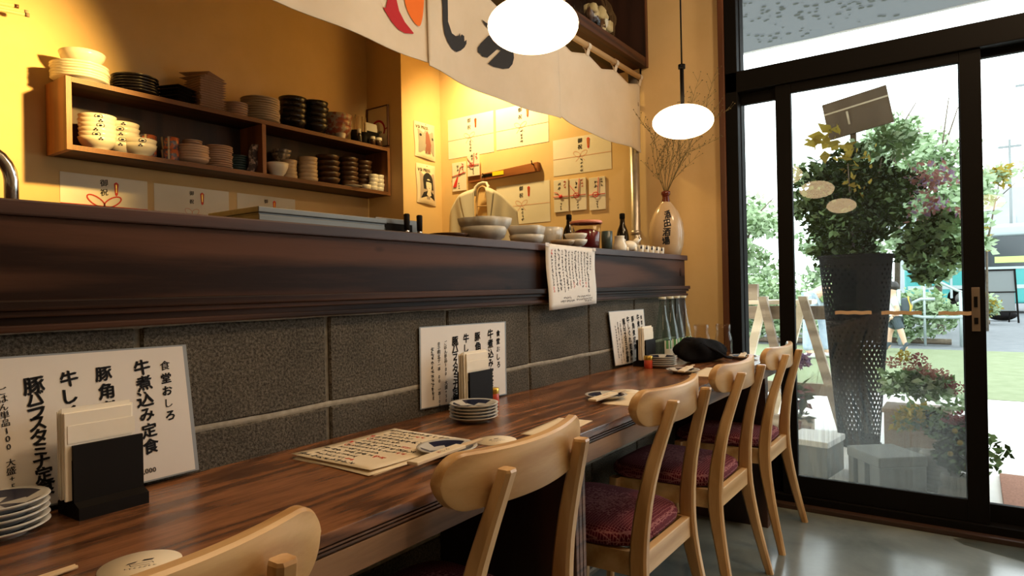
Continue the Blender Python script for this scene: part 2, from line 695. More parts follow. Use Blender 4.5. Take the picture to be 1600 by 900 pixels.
M_planter = base('dark_planter', (.006, .005, .0045), .9, spec=.05)
M_stone = mottled('grey_stone', (.13, .13, .12), (.18, .18, .165), 14, .9, bmp=.2)
M_pot = mottled('grey_pot', (.18, .17, .15), (.26, .25, .22), 12, .8)
M_box = mottled('brown_box', (.24, .17, .12), (.31, .23, .17), 10, .8)
M_signb = mottled('brown_signboard', (.11, .075, .05), (.16, .115, .08), 7, .7, stretch=(1, 1, .3))
M_mat = mottled('coir_mat', (.20, .085, .05), (.30, .14, .09), 120, .95)
M_awning = cloth('awning_fabric', (.115, .122, .127), .35)
M_busw = base('white_paint', (.34, .40, .40), .4)
M_bust = base('turquoise_paint', (.05, .29, .28), .3)
M_busg = base('dark_bus_glass', (.035, .045, .05), .15)
M_buss = base('yellow_green_seat', (.40, .50, .16), .7)
M_skin = base('skin', (.62, .40, .28), .6)
M_shirt = base('white_shirt', (.78, .78, .78), .8)
M_shorts = base('dark_shorts', (.05, .07, .085), .8)
M_jeans = mottled('pale_jeans', (.34, .42, .54), (.44, .52, .63), 20, .85)
M_greenshirt = mottled('green_shirt', (.16, .25, .09), (.24, .33, .14), 12, .9)
M_hair = base('dark_hair', (.015, .012, .010), .6)
M_yellow = base('yellow_trim', (.75, .48, .04), .6)
M_greyboard = base('grey_board', (.17, .19, .19), .6)
M_build = mottled('pale_building', (.34, .37, .39), (.38, .41, .43), 1, .8)
M_vinyl = glass('clear_vinyl', (.80, .80, .78), ior=1.45, rough=.05)
M_tape = base('tan_tape', (.62, .43, .26), .6)
M_brass = base('bronze_plate', (.24, .18, .13), .4, .5)

# ---------------------------------------------------------------- SETTING
X1 = 3.35
struct('floor', MB().box(-2.6, 3.47, -3.3, 2.25, -.12, 0), M_floor)
struct('ceiling', MB().box(-2.6, 3.55, -3.3, 2.25, 2.95, 3.05), M_ceil)
struct('wall_kitchen', MB().box(-2.6, 3.5, 2.09, 2.22, 0, 2.95), M_wall)
struct('wall_pillar', MB().box(2.983, X1, 1.773, 2.09, 0, 2.95), M_wall)
struct('wall_street', MB().box(X1, 3.50, -.127, 2.09, 0, 2.95).box(X1, 3.50, -3.3, -.127, 2.62, 2.95), M_wall)
struct('wall_near', MB().box(-2.7, -2.6, -3.3, 2.22, 0, 2.95), M_roomwall)
struct('wall_right', MB().box(-2.6, 3.5, -3.4, -3.3, 0, 2.95), M_roomwall)

# block wall under the bar counter, stacked bond
mb = MB()
mb.box(-2.2, 3.105, .006, .12, 0, 1.04, mi=1)
for row in range(6):
    z0 = .822 + .2 * (row - 4)
    if z0 > .01:
        mb.grid(lambda u, w: (-2.2 + 5.3 * u, .0008 + .004 * abs(w - .5) + .0010 * math.sin(u * 61) * math.sin(u * 173), z0 - .0062 + .0124 * w + .0014 * math.sin(u * 119)), 260, 4, 2)
    for k in range(-7, 7):
        x0 = .541 + .4 * k
        x1 = min(x0 + .4, 3.105)
        if x1 - x0 < .02:
            continue
        mb.box(x0 + .005, x1 - .005, 0, .1, max(z0 + .005, 0.001), min(z0 + .195, 1.04), .004, 1)
struct('wall_counter', mb, [M_block, M_mortar, mottled('pale_mortar', (.27, .24, .19), (.38, .34, .275), 60, .95, bmp=.5, spec=.2)])

# dark upright board where the block wall ends
struct('trim_1', MB().box(3.0, 3.115, -.006, .0, .747, 1.02, .001).box(3.106, 3.125, -.006, .12, 0, 1.02, .002), M_panelwood)
# brown trim beside the door frame
struct('trim_2', MB().box(3.30, 3.35, -.165, -.135, 0, 2.95, .004), M_trim)
# brown threshold board along the foot of the door wall
struct('trim_3', MB().box(3.27, 3.345, -3.3, -.17, 0, .022, .004), wood('threshold_wood', (.035, .016, .010), (.075, .034, .020), 1, 12, .5, .08))

# black storefront frame: jamb, head, sill, end post
mb = MB()
mb.box(3.31, 3.44, -.225, -.165, 0, 2.62, .004)
mb.box(3.31, 3.44, -3.3, -.165, 2.028, 2.132, .004)
mb.box(3.31, 3.44, -3.3, -.165, 2.56, 2.62, .004)
mb.box(3.31, 3.44, -3.3, -.165, .02, .055, .003)
mb.box(3.31, 3.44, -3.3, -3.22, 0, 2.62, .004)
struct('trim_4', mb, M_black)


def glazed(name, y0, y1, z0, z1, x, fr, pane_mat, th=.03, rails=None):
    """framed pane in the door wall: y0<y1; fr = (left stile, right stile, bottom rail, top rail)"""
    root = bpy.data.objects.new(name, None)
    C.objects.link(root)
    root['kind'] = 'structure'
    l, r, b, t = fr
    m = MB()
    m.box(x, x + th, y1 - l, y1, z0, z1, .003)
    m.box(x, x + th, y0, y0 + r, z0, z1, .003)
    m.box(x + .001, x + th - .001, y0 + r, y1 - l, z0, z0 + b, .003)
    m.box(x + .001, x + th - .001, y0 + r, y1 - l, z1 - t, z1, .003)
    build(name[:-2] + '_frame', m, M_black, root)
    build('pane', MB().box(x + th / 2 - .002, x + th / 2 + .002, y0 + r - .004, y1 - l + .004, z0 + b - .004, z1 - t + .004), pane_mat, root)
    return root


window_1 = glazed('window_1', -.42, -.225, .055, 2.028, 3.36, (.004, .02, .25, .055), M_pane)     # narrow fixed light
door_1 = glazed('door_1', -1.21, -.40, .055, 2.028, 3.325, (.07, .075, .093, .045), M_pane_h)      # misted leaf
door_2 = glazed('door_2', -2.2, -1.13, .055, 2.028, 3.375, (.07, .07, .075, .03), M_pane)          # clear leaf
door_3 = glazed('door_3', -3.22, -2.12, .055, 2.028, 3.325, (.07, .07, .093, .045), M_pane)
window_2 = glazed('window_2', -3.22, -.225, 2.132, 2.56, 3.36, (.004, .02, .004, .01), M_pane)     # transom

# lock plate and handle recess of the misted leaf
lk = build('lock_plate', MB().box(3.319, 3.326, -1.191, -1.162, .855, 1.038, .002), M_brass, door_1)
build('latch', MB().box(3.314, 3.3195, -1.183, -1.170, .955, 1.000, .001).box(3.314, 3.3195, -1.184, -1.170, .886, .912, .001), M_black, lk)
m = MB()
for (a, b) in ((-.793, -.643), (-.985, -.831), (-1.183, -.986 - .06)):
    x = 3.3225 if a < -1.1 else 3.3365
    m.grid(lambda u, w, a=a, b=b, x=x: (x, a + (b - a) * u, .922 + .016 * w + .0015 * math.sin(u * 17)), 12, 1)
build('marking_tape', m, M_tape, door_1)

# ---- outdoors ground
struct('pavement', MB().box(3.47, 7.3, -9, 9, -.15, -.02), M_pave)
struct('lawn', MB().box(7.3, 12.2, -14, 14, -.15, -.015), M_lawn)
struct('road', MB().box(12.2, 60, -60, 60, -.15, -.03), M_road)

# awning over the street side
mb = MB()
mb.grid(lambda u, w: (3.5 + 2.0 * u, -3.6 + 4.6 * w, 3.02 - .05 * u + .004 * math.sin(w * 40)), 6, 30)
aw = thing('street_awning', 'grey fabric awning seen through the window above the door', 'awning', (0, 0, 0))
build('canopy', mb, M_awning, aw)
mb = MB()
rnd = random.Random(3)
for i in range(230):
    cl = rnd.random()
    if cl < .55:
        u, w = rnd.gauss(4.75, .26), rnd.gauss(-.64, .13)
    else:
        u, w = rnd.uniform(4.4, 5.4), -rnd.betavariate(1, 3) * 1.4 + .2
    if not 3.55 < u < 5.46:
        continue
    r = rnd.uniform(.006, .022)
    zz = 3.02 - .05 * (u - 3.5) / 2.0 - .008
    mb.poly([(u + r * math.cos(2 * PI * k / 8), w + r * math.sin(2 * PI * k / 8), zz) for k in range(8)])
build('damp_spot', mb, base('damp_fabric', (.05, .055, .06), .5), aw)['kind'] = 'stuff'
build('valance_bar', MB().tube([(5.5, -3.6, 2.97), (5.5, 1.0, 2.97)], .012), base('awning_bar', (.55, .56, .57), .4), aw)

# ---------------------------------------------------------------- BAR COUNTER
bc = thing('bar_counter', 'long dark stained wooden bar counter above the grey block wall', 'bar counter', (0, 0, 0))
build('countertop', MB().box(-2.2, 3.125, -.022, .46, 1.193, 1.217, .003), M_slab, bc)
build('fascia_board', MB().box(-2.2, 3.108, -.012, .02, 1.066, 1.193, .001), M_dark, bc)
build('moulding', MB().box(-2.2, 3.122, -.034, .0, 1.052, 1.068, .003).box(-2.2, 3.118, -.027, .0, 1.042, 1.052, .002)
      .box(-2.2, 3.112, -.016, .0, 1.031, 1.042).box(-2.2, 3.116, -.024, .0, 1.020, 1.031, .003), M_mould, bc)
build('carcass', MB().box(-2.2, 3.105, .02, .44, 1.041, 1.193).box(-2.2, 3.1, .121, .44, .1, 1.04), M_panelwood, bc)
build('round_cap', MB().lathe([(0, -.004), (.014, -.004), (.014, 0), (0, 0)], seg=20).move(Matrix.Translation((3.05, -.0135, 1.135)) @ Matrix.Rotation(PI / 2, 4, 'X') @ Matrix.Diagonal((.8, 1.4, 1, 1))), M_mould, bc)

# ---------------------------------------------------------------- TABLE
tb = thing('dining_counter', 'long brown wooden dining counter with chairs pushed in, against the block wall', 'table', (0, 0, 0))
build('tabletop', MB().box(-1.6, 3.06, -.452, -.001, .728, .746, .002), M_table, tb)
build('edge_band', MB().box(-1.6, 3.056, -.442, -.43, .712, .728).box(-1.6, 3.058, -.450, -.43, .7225, .7255).box(-1.6, 3.058, -.449, -.43, .7165, .7195), M_ply, tb)
build('apron', MB().box(-1.6, 3.052, -.447, -.42, .672, .712, .001).box(3.03, 3.052, -.42, -.002, .672, .728), M_apron, tb)
for i, x in enumerate((-.33, 1.295, 2.965)):
    build('support_panel', MB().box(x, x + .045, -.415, -.003, 0, .728, .002), M_panelwood, tb)
    pe = build('panel_edge', MB().box(x, x + .012, -.418, -.4145, 0, .672).box(x + .016, x + .029, -.418, -.4145, 0, .672).box(x + .033, x + .045, -.418, -.4145, 0, .672), M_ply, tb)

# ---------------------------------------------------------------- CHAIRS


def rect(cx, cy, cz, wx, wy, b=.006):
    hx, hy = wx / 2, wy / 2
    return [(cx + sx * hx + dx, cy + sy * hy + dy, cz) for sx, sy, dx, dy in
            ((-1, -1, b, 0), (1, -1, -b, 0), (1, -1, 0, b), (1, 1, 0, -b), (1, 1, -b, 0), (-1, 1, b, 0), (-1, 1, 0, -b), (-1, -1, 0, b))]


def lerp_path(keys, n):
    """smooth interpolation through keys (lists of numbers)"""
    out = []
    m = len(keys) - 1
    for i in range(n + 1):
        t = i / n * m
        k = min(int(t), m - 1)
        u = t - k
        p0, p1, p2, p3 = keys[max(k - 1, 0)], keys[k], keys[k + 1], keys[min(k + 2, m)]
        out.append([.5 * (2 * b + (c - a) * u + (2 * a - 5 * b + 4 * c - d) * u * u + (3 * b - a - 3 * c + d) * u ** 3) for a, b, c, d in zip(p0, p1, p2, p3)])
    return out


def make_chair(label):
    t = thing('dining_chair', label, 'chair', group='ash wood chairs along the dining counter')
    for s in (-1, 1):
        keys = [(s * .212, -.015, 0, .026, .026), (s * .190, .030, .20, .028, .036), (s * .172, .055, .38, .029, .046), (s * .152, .035, .57, .028, .037), (s * .122, -.024, .777, .027, .028)]
        P = lerp_path(keys, 16)
        m = MB().sweep([rect(*p) for p in P] + [rect(P[-1][0], P[-1][1], .7815, .0235, .0245, .004)])
        build('leg', m, M_chairv, t)
        keys = [(s * .205, .430, 0, .024, .024), (s * .198, .418, .2, .030, .030), (s * .192, .405, .395, .036, .036)]
        build('leg', MB().sweep([rect(*p) for p in lerp_path(keys, 6)]), M_chairv, t)
    # curved backrest with rounded ends, ends bending towards the sitter
    m = MB()
    secs = []
    n = 60
    W, H = .218, .046
    for i in range(n + 1):
        x = -W * math.cos(PI * i / n)
        d = max(0, abs(x) - (W - H))
        hh = max(math.sqrt(max(H * H - d * d, 0)), .004) if d > 0 else H
        y = .044 * (x / W) ** 2 - .010
        zc = .762 + .006 * (x / W) ** 2
        b = min(.004, hh * .5)
        th = .021
        ty = .009 * (hh / H)
        secs.append([(x, y - .001 * 0 + ty * -.3, zc - hh + b), (x, y, zc - hh), (x, y + th - b, zc - hh), (x, y + th, zc - hh + b), (x, y + th, zc + hh - b),
                     (x, y + th - b, zc + hh), (x, y + b - .002, zc + hh), (x, y - .002, zc + hh - b)])
    o = build('backrest', m.sweep(secs), M_chair, t)
    for p in o.data.polygons:
        p.use_smooth = len(p.vertices) == 4
    o.data.set_sharp_from_angle(angle=math.radians(40))
    m = MB()
    m.box(-.158, .158,   .043, .065, .335, .395, .003)
    m.box(-.175, .175, .396, .416, .335, .395, .003)
    for s in (-1, 1):
        m.prism([(s * .186, .41), (s * .164, .41), (s * .150, .055), (s * .172, .055)], 2, .335, .395)
    build('seat_frame', m, M_chair, t)

    def seat(u, w):
        a = 2 * PI * u
        n_ = 4.2
        c, s_ = math.cos(a), math.sin(a)
        r = (abs(c) ** n_ + abs(s_) ** n_) ** (-1 / n_)
        prof = [(0.0, .452), (.55, .450), (.86, .443), (.975, .430), (1.0, .418), (.985, .404), (.93, .397), (0, .397)]
        k = w * (len(prof) - 1)
        i = min(int(k), len(prof) - 2)
        f = k - i
        rr = prof[i][0] + (prof[i + 1][0] - prof[i][0]) * f
        z = prof[i][1] + (prof[i + 1][1] - prof[i][1]) * f
        wx = .208 - .028 * (.5 - .5 * s_ * r)
        return (c * r * rr * wx, .252 + s_ * r * rr * .196, z)
    m = MB()
    m.grid(seat, 48, 14)
    bmesh.ops.remove_doubles(m.bm, verts=m.bm.verts, dist=1e-5)
    build('seat', m, M_seat, t)
    return t


CH = [(.31, -.525, 0, 'pale wooden chair nearest the camera, only its backrest end in view'),
      (.97, -.527, 0, 'pale wooden chair whose whole curved backrest stands before the paper menus'),
      (1.69, -.525, 0, 'third pale wooden chair from the camera, beyond the table support panel'),
      (2.29, -.523, 0, 'pale wooden chair second from the door, beside the black cloth bag'),
      (2.92, -.520, 0, 'pale wooden chair closest to the glass door, at the end of the table')]
ch0 = make_chair(CH[0][3])
ch0.location = (CH[0][0], CH[0][1], 0)
for x, y, a, lab in CH[1:]:
    dup(ch0, (x, y, 0), a, lab)

# ---------------------------------------------------------------- PENDANT LAMPS


def make_pendant(loc, label):
    t = thing('pendant_lamp', label, 'lamp', loc, 0, 'white oval pendant lamps')
    prof = [(.119 * math.sin(a), -.064 * math.cos(a)) for a in [PI * i / 24 for i in range(25)]]
    prof[0] = (0, -.064)
    prof[-1] = (0, .064)
    build('glass_shade', MB().lathe(prof, seg=40), M_glow, t)
    top = 2.95 - loc[2]
    r = build('stem', MB().tube([(0, 0, .060), (0, 0, .215)], .008, 12).lathe([(.014, .060), (.014, .068), (.008, .072)], seg=16), M_black, t)
    build('collar', MB().lathe([(.004, .210), (.014, .212), (.014, .228), (.004, .230)], seg=14).box(-.022, -.012, -.004, .004, .214, .224), M_black, t)
    build('cord', MB().tube([(0, 0, .215), (0, 0, top)], .0032, 8), M_black, t)
    build('ceiling_cap', MB().lathe([(0, top - .03), (.045, top - .03), (.05, top), (0, top)], seg=20), M_black, t)
    return t


make_pendant((2.521, -.235, 1.722), 'glowing white oval pendant lamp in front of the orange wall by the door')
make_pendant((1.434, -.238, 1.759), 'large glowing white oval pendant lamp in front of the white banner')
make_pendant((.345, -.24, 1.74), 'glowing pendant lamp seen only as a reflection in the door glass, over the near chair')
make_pendant((.35, -1.27, 1.68), 'glowing pendant lamp seen only as a reflection in the clear right-hand glass')

# ---------------------------------------------------------------- MENU SHEETS leaning on the block wall


def sheet_map(c):
    """c = TL, TR, BR, BL corners; returns fn(u,v,lift) with v up, u right, in metres-free 0..1 units"""
    TL, TR, BR, BL = [Vector(p) for p in c]
    nrm = (TR - TL).cross(BL - TL).normalized()

    def f(u, v, lift=0.0):
        return (BL * (1 - u) + BR * u) * (1 - v) + (TL * (1 - u) + TR * u) * v + nrm * -lift
    return f, nrm


def slab_sheet(corners, th, mi=0, mb=None):
    mb = mb or MB()
    f, n = sheet_map(corners)
    A = [f(0, 0), f(1, 0), f(1, 1), f(0, 1)]
    B = [p - n * -th for p in A]
    va = [mb.bm.verts.new(p) for p in A]
    vb = [mb.bm.verts.new(p) for p in B]
    for q in (va, vb[::-1]) + tuple((va[i], vb[i], vb[(i + 1) % 4], va[(i + 1) % 4]) for i in range(4)):
        mb.bm.faces.new(q).material_index = mi
    return mb


def menu_sheet(TL, TR, BR, BL, label):
    t = thing('menu_sheet', label, 'menu', (0, 0, 0), 0, 'handwritten menu sheets along the block wall')
    cs = [TL, TR, BR, BL]
    f, n = sheet_map(cs)
    sgn = 1 if f(0, 0, 1).y < f(0, 0).y else -1
    w = (Vector(TR) - Vector(TL)).length
    h = (Vector(TL) - Vector(BL)).length
    lift = .0008 * sgn
    build('paper', slab_sheet(cs, .0006), M_paper, t)
    # laminate border
    ex = .012
    c2 = [Vector(f(-ex, 1 + ex, -.0006 * sgn)), Vector(f(1 + ex * 1.6, 1 + ex, -.0006 * sgn)), Vector(f(1 + ex * 1.6, -ex, -.0006 * sgn)), Vector(f(-ex, -ex, -.0006 * sgn))]
    build('laminate_edge', slab_sheet(c2, .0004), base('laminate_film', (.30, .33, .36), .15), t)
    m = MB()

    def fn(a, b):
        return f(a / w, b / h, lift)
    def col(*args):
        m = MB()
        column(m, *args)
        build('writing', m, M_ink, t, fix=False)
    col('食堂おしろ', .905 * w, .90 * h, .019, .0225, fn)
    col('牛煮込み定食', .800 * w, .92 * h, .0275, .0275, fn)
    col('豚角煮定食', .635 * w, .90 * h, .0275, .0290, fn)
    col('牛しぐれ定食', .495 * w, .89 * h, .0275, .0275, fn)
    col('豚バラスタミナ定食', .365 * w, .865 * h, .0265, .0195, fn)
    col('ごはん単品100　大盛+50'.replace('　', ' '), .258 * w, .82 * h, .0125, .0118, fn)
    col('辛子明太子一本200 一本100', .185 * w, .81 * h, .0125, .0108, fn)
    m = MB()
    for k in range(12):
        scribble(m, .118 * w, .72 * h - .0115 * k, .011, fn, 0, 5)
    build('writing', m, M_ink, t, fix=False)
    for cx, cy in ((.80, .055), (.64, .05), (.50, .05), (.365, .03)):
        m = MB()
        line(m, '1,000', cx * w - .018, cy * h, .012, fn)
        build('price', m, M_ink, t, fix=False)
    return t


menu_sheet((.247, -.008, .984), (.612, -.008, .979), (.625, -.020, .757), (.262, -.020, .757), 'white handwritten menu sheet at the left, behind the nearest napkin holder')
menu_sheet((1.232, -.006, .974), (1.600, -.006, .969), (1.598, -.006, .753), (1.230, -.006, .767), 'white handwritten menu sheet on the block wall behind the middle napkin holder')
menu_sheet((2.285, -.012, .972), (2.606, -.012, .970), (2.637, -.014, .752), (2.328, -.014, .760), 'white handwritten menu sheet behind the farthest napkin holder, beside the green bottles')

# ---------------------------------------------------------------- NAPKIN HOLDERS


def napkin_holder(loc, label, rz=0):
    t = thing('napkin_holder', label, 'napkin holder', loc, rz, 'black napkin holders on the table')
    build('stand', MB().prism([(-.104, 0), (-.104, .018), (-.088, .024), (-.088, .107), (-.083, .107), (-.083, .020), (-.050, .020), (-.050, .107), (-.045, .107), (-.045, .024), (-.030, .018), (-.030, .0)], 0, .0, .098)
          .prism([(-.086, .02), (-.086, .085), (-.047, .085), (-.047, .02)], 0, .0, .004), M_blackmat, t)
    m = MB()
    for i in range(5):
        y = -.0815 + .0050 * i
        dx = random.uniform(-.003, .003)
        m.box(-.004 + dx - .003, .090 + dx - .003, y, y + .0042, .026, .157 - .0008 * i + random.uniform(-.002, .002), .001, 1)
    for i in range(3):
        m.box(-.010, .084, -.077 + .008 * i, -.0755 + .008 * i, .03, .162 - .003 * i)
    m.box(-.0045, .0885, -.0825, -.0815, .110, .136)
    build('napkins', m, M_napkin, t)
    return t


napkin_holder((.404, -.004, .746), 'black napkin holder nearest the camera')
napkin_holder((1.320, -.006, .746), 'black napkin holder behind the middle stack of plates')
napkin_holder((2.440, -.006, .746), 'farthest black napkin holder, near the green bottles')

# ---------------------------------------------------------------- CROCKERY PROTOTYPES (each lathe is one piece)


def crock(kind, r, h, mats, seg=28, pat=None, wob=None):
    """one mesh for a plate / bowl / cup / square plate; origin at its foot"""
    m = MB()
    t = .0035
    if kind == 'plate':
        prof = [(0, .003), (r * .50, .003), (r * .52, 0), (r * .58, 0), (r * .60, .003), (r * .88, h * .7), (r, h), (r * .985, h + .001), (r * .86, h * .7 + t), (r * .58, .003 + t), (0, .003 + t)]
    elif kind == 'bowl':
        prof = [(0, .004), (r * .36, .004), (r * .38, 0), (r * .45, 0), (r * .46, .006), (r * .72, h * .32), (r * .92, h * .68), (r, h), (r - t, h + .001), (r * .88, h * .68), (r * .66, h * .32), (r * .4, .010), (0, .009)]
    elif kind == 'dish':
        prof = [(0, .004), (r * .50, .004), (r * .52, 0), (r * .60, 0), (r * .62, .006), (r * .86, h * .30), (r * .95, h * .65), (r, h), (r - t * 1.4, h + .001), (r * .90, h * .65), (r * .80, h * .32), (r * .5, .012), (0, .011)]
    elif kind == 'cup':
        prof = [(0, 0), (r * .84, 0), (r * .90, .004), (r * .96, h * .5), (r, h), (r - t * .8, h + .001), (r * .90, h * .5), (r * .80, .006), (0, .006)]
    if kind == 'square':
        a = r
        m.prism([(-a * .6, -a * .6), (a * .6, -a * .6), (a * .6, a * .6), (-a * .6, a * .6)], 2, 0, .004)
        V = []
        for s, z in ((.6, .004), (1.0, h), (.98, h + .002), (.58, .006)):
            V.append([m.bm.verts.new((x * a * s, y * a * s, z)) for x, y in ((-1, -1), (1, -1), (1, 1), (-1, 1))])
        for A, B in zip(V, V[1:]):
            for i in range(4):
                m.bm.faces.new((A[i], A[(i + 1) % 4], B[(i + 1) % 4], B[i]))
        m.bm.faces.new(V[-1])
    else:
        m.lathe(prof, seg=seg, wob=wob)
    bmesh.ops.recalc_face_normals(m.bm, faces=m.bm.faces)
    if pat:
        for f in m.bm.faces:
            c = f.calc_center_median()
            f.material_index = pat(math.atan2(c.y, c.x), math.hypot(c.x, c.y), c.z, f.normal.z)
    me = bpy.data.meshes.new(kind)
    m.bm.to_mesh(me)
    m.bm.free()
    for x in (mats if isinstance(mats, (list, tuple)) else [mats]):
        me.materials.append(x)
    return me


def place(name, me, loc, label, cat, group=None, rz=0.0, tilt=0.0):
    o = bpy.data.objects.new(name, me)
    C.objects.link(o)
    o.location = loc
    o.rotation_euler = (tilt, 0, rz)
    return tag(o, label, cat, group)


def stack(name, me, x, y, z, n, pitch, desc, cat, group, jit=.003, rz=None, first=0):
    for k in range(n):
        place(name, me, (x + random.uniform(-jit, jit), y + random.uniform(-jit, jit), z + pitch * k),
              (rank(k, n) + ' ' + desc) if n > 1 else desc, cat, group, random.uniform(0, 6) if rz is None else rz + random.uniform(-.05, .05))


def blotch(a, r, z, nz):
    if nz < .3 or r > .055:
        return 0
    return 1 if (math.sin(3 * a + .6) + .55 * math.sin(5 * a + 2) + (.2 if r > .03 else -.3)) > .0 else 0


me_tplate = crock('plate', .061, .0135, [M_plateg, M_navy], 48, blotch)
stack('small_plate', me_tplate, .318, -.068, .746, 5, .0088, 'white and navy small plate of the nearest stack', 'plate', 'small plates stacked beside the nearest napkin holder', .0015, .4)
stack('small_plate', me_tplate, 1.258, -.155, .746, 5, .0078, 'white and navy small plate of the middle stack on the table', 'plate', 'small plates stacked beside the middle napkin holder', .0015, 2.4)
stack('small_plate', me_tplate, 2.462, -.150, .746, 5, .0078, 'white and navy small plate of the stack beside the black bag', 'plate', 'small plates stacked beside the black bag', .0015, 1.0)
SET = [(.983, -.306, 'in front of the second chair', .35), (1.695, -.295, 'in front of the third chair', 1.2), (2.335, -.285, 'beside the black bag', 2.0), (2.90, -.345, 'at the far end of the table', .3), (.27, -.36, 'at the near left edge, in front of the nearest chair', 1.0)]
for x, y, w, a in SET[:4]:
    place('small_plate', me_tplate, (x, y, .746), 'single small plate under the chopsticks ' + w, 'plate', 'plates set at the seats', a)


def chopsticks(x0, y0, x1, y1, z, w):
    """pair in a printed paper sleeve, from the sleeve's closed end to the tips"""
    L = math.hypot(x1 - x0, y1 - y0)
    t = thing('chopsticks', 'chopsticks in a paper sleeve ' + w, 'chopsticks', (x0, y0, z), math.atan2(y1 - y0, x1 - x0), 'sleeved chopsticks at the seats')
    m = MB()
    for s in (-1, 1):
        m.tube([(.005, s * .0045, .003), (L, s * .0028, .0025)], [.0034, .0022], 8)
    build('sticks', m, M_rod, t)
    Ls = L * .68
    build('sleeve', MB().box(0, Ls, -.0125, .0125, .0, .0065, .0012, 1), M_cream, t)
    m = MB()
    fn = lambda a, b: (a, b, .0068)
    for k, ch in enumerate('おしろ'):
        glyph(m, ch, Ls * .52 + .013 * k, 0, .011, lambda a, b: (a, b, .0068), 1 if k == 0 else 0, jit=.05)
    build('print', m, [M_ink, M_red], t, fix=False)
    return t


chopsticks(.836, -.352, 1.050, -.340, .761, 'across the plate in front of the second chair')
chopsticks(1.560, -.322, 1.765, -.318, .761, 'across the plate in front of the third chair')
chopsticks(2.235, -.315, 2.450, -.285, .761, 'across the plate beside the black bag')
chopsticks(2.80, -.365, 3.00, -.325, .761, 'across the plate at the far end of the table')
chopsticks(.145, -.300, .331, -.289, .747, 'on the table at the near left corner')


def coaster(x, y, r, label, rz=0):
    t = thing('coaster', label, 'coaster', (x, y, .746), rz, 'round cream paper coasters')
    build('disc', MB().lathe([(0, 0), (r, 0), (r, .0018), (0, .0018)], seg=48), M_cream, t)
    m = MB()
    fn = lambda a, b: (a, b, .0021)
    k = r / .045
    m.poly([fn(-.016 * k, .004 * k), fn(-.006 * k, .008 * k), fn(-.004 * k, .012 * k), fn(-.014 * k, .008 * k)])
    m.poly([fn(.000 * k, .010 * k), fn(.012 * k, .010 * k), fn(.014 * k, .014 * k), fn(.003 * k, .0145 * k)])
    for a, b, c, d in ((-.012, .003, .012, .004), (-.012, .003, -.010, -.003), (-.010, -.003, .010, -.003), (.012, .004, .014, -.001)):
        dx, dy = c - a, d - b
        L = math.hypot(dx, dy)
        nx, ny = -dy / L * .0004, dx / L * .0004
        m.poly([fn((a - nx) * k, (b - ny) * k), fn((c - nx) * k, (d - ny) * k), fn((c + nx) * k, (d + ny) * k), fn((a + nx) * k, (b + ny) * k)])
    for i in range(7):
        scribble(m, (-.015 + .005 * i) * k, -.009 * k, .004 * k, fn)
    build('print', m, M_ink, t, fix=False)
    return t


coaster(.378, -.346, .045, 'cream paper coaster at the bottom left, in front of the nearest chair', -.5)
coaster(1.112, -.332, .044, 'cream paper coaster just beyond the chopsticks of the second chair', -.4)
coaster(1.835, -.290, .044, 'cream paper coaster just beyond the chopsticks of the third chair', -.4)


def paper_menu(x0, y0, w, h, z, rz, label, lines=12, curl=.0):
    t = thing('paper_menu', label, 'menu', (x0, y0, z), rz, 'cream paper menus lying on the table')
    cur = lambda u, v: curl * ((1 - u) ** 4 * .6 + max(0, v - .75) ** 2 * 3)
    m = MB()
    m.grid(lambda u, v: (u * w, v * h, cur(u, v)), 14, 10)
    o = build('paper', m, M_cream, t)
    sd = o.modifiers.new('thick', 'SOLIDIFY')
    sd.thickness = .0005
    if lines:
        m = MB()
        fn = lambda a, b: (a, b, cur(a / w, b / h) + .0009)
        for i in range(lines):
            x = w * (.94 - .88 * i / (lines - 1))
            big = i % 3 == 0
            n = random.randint(7, 13)
            top = h * (.93 if big else .86)
            s = .0155 if big else .0115
            for k in range(n):
                y = top - s * 1.12 * k
                if y < .08 * h:
                    break
                scribble(m, x, y, s * 1.05, fn, 1 if (k > n - 3 and i % 2) or (big and k == 0 and i in (3, 6)) else 0, 5)
            if i in (4, 7):
                for a in range(10):
                    b0, b1 = 2 * PI * a / 12, 2 * PI * (a + 1) / 12
                    m.poly([fn(x + .011 * math.cos(b0), top + .011 * math.sin(b0)), fn(x + .011 * math.cos(b1), top + .011 * math.sin(b1)),
                            fn(x + .009 * math.cos(b1), top + .009 * math.sin(b1)), fn(x + .009 * math.cos(b0), top + .009 * math.sin(b0))], 1)
        build('writing', m, [M_ink, M_red], t, fix=False)
    return t


paper_menu(.792, -.303, .285, .225, .7468, .02, 'lowest cream paper menu of the pile on the table, showing at the front edge', 6)
paper_menu(.782, -.300, .29, .232, .7482, -.05, 'middle cream paper menu of the pile on the table', 0)
paper_menu(.795, -.290, .285, .222, .7496, .015, 'topmost cream paper menu of the pile, covered in black and red writing', 13, .006)
paper_menu(1.20, -.43, .20, .09, .7468, .1, 'cream paper sheet showing as a corner behind the second chair backrest', 0)
paper_menu(1.62, -.42, .26, .10, .7468, .05, 'cream paper sheet showing behind the third chair backrest', 0)
paper_menu(2.27, -.42, .26, .09, .7468, .08, 'cream paper sheet showing behind the backrest of the chair by the bag', 0)

# black cloth bag on the table
t = thing('cloth_bag', 'soft black cloth bag lying on the far part of the table', 'bag', (2.715, -.225, .746), -.30)


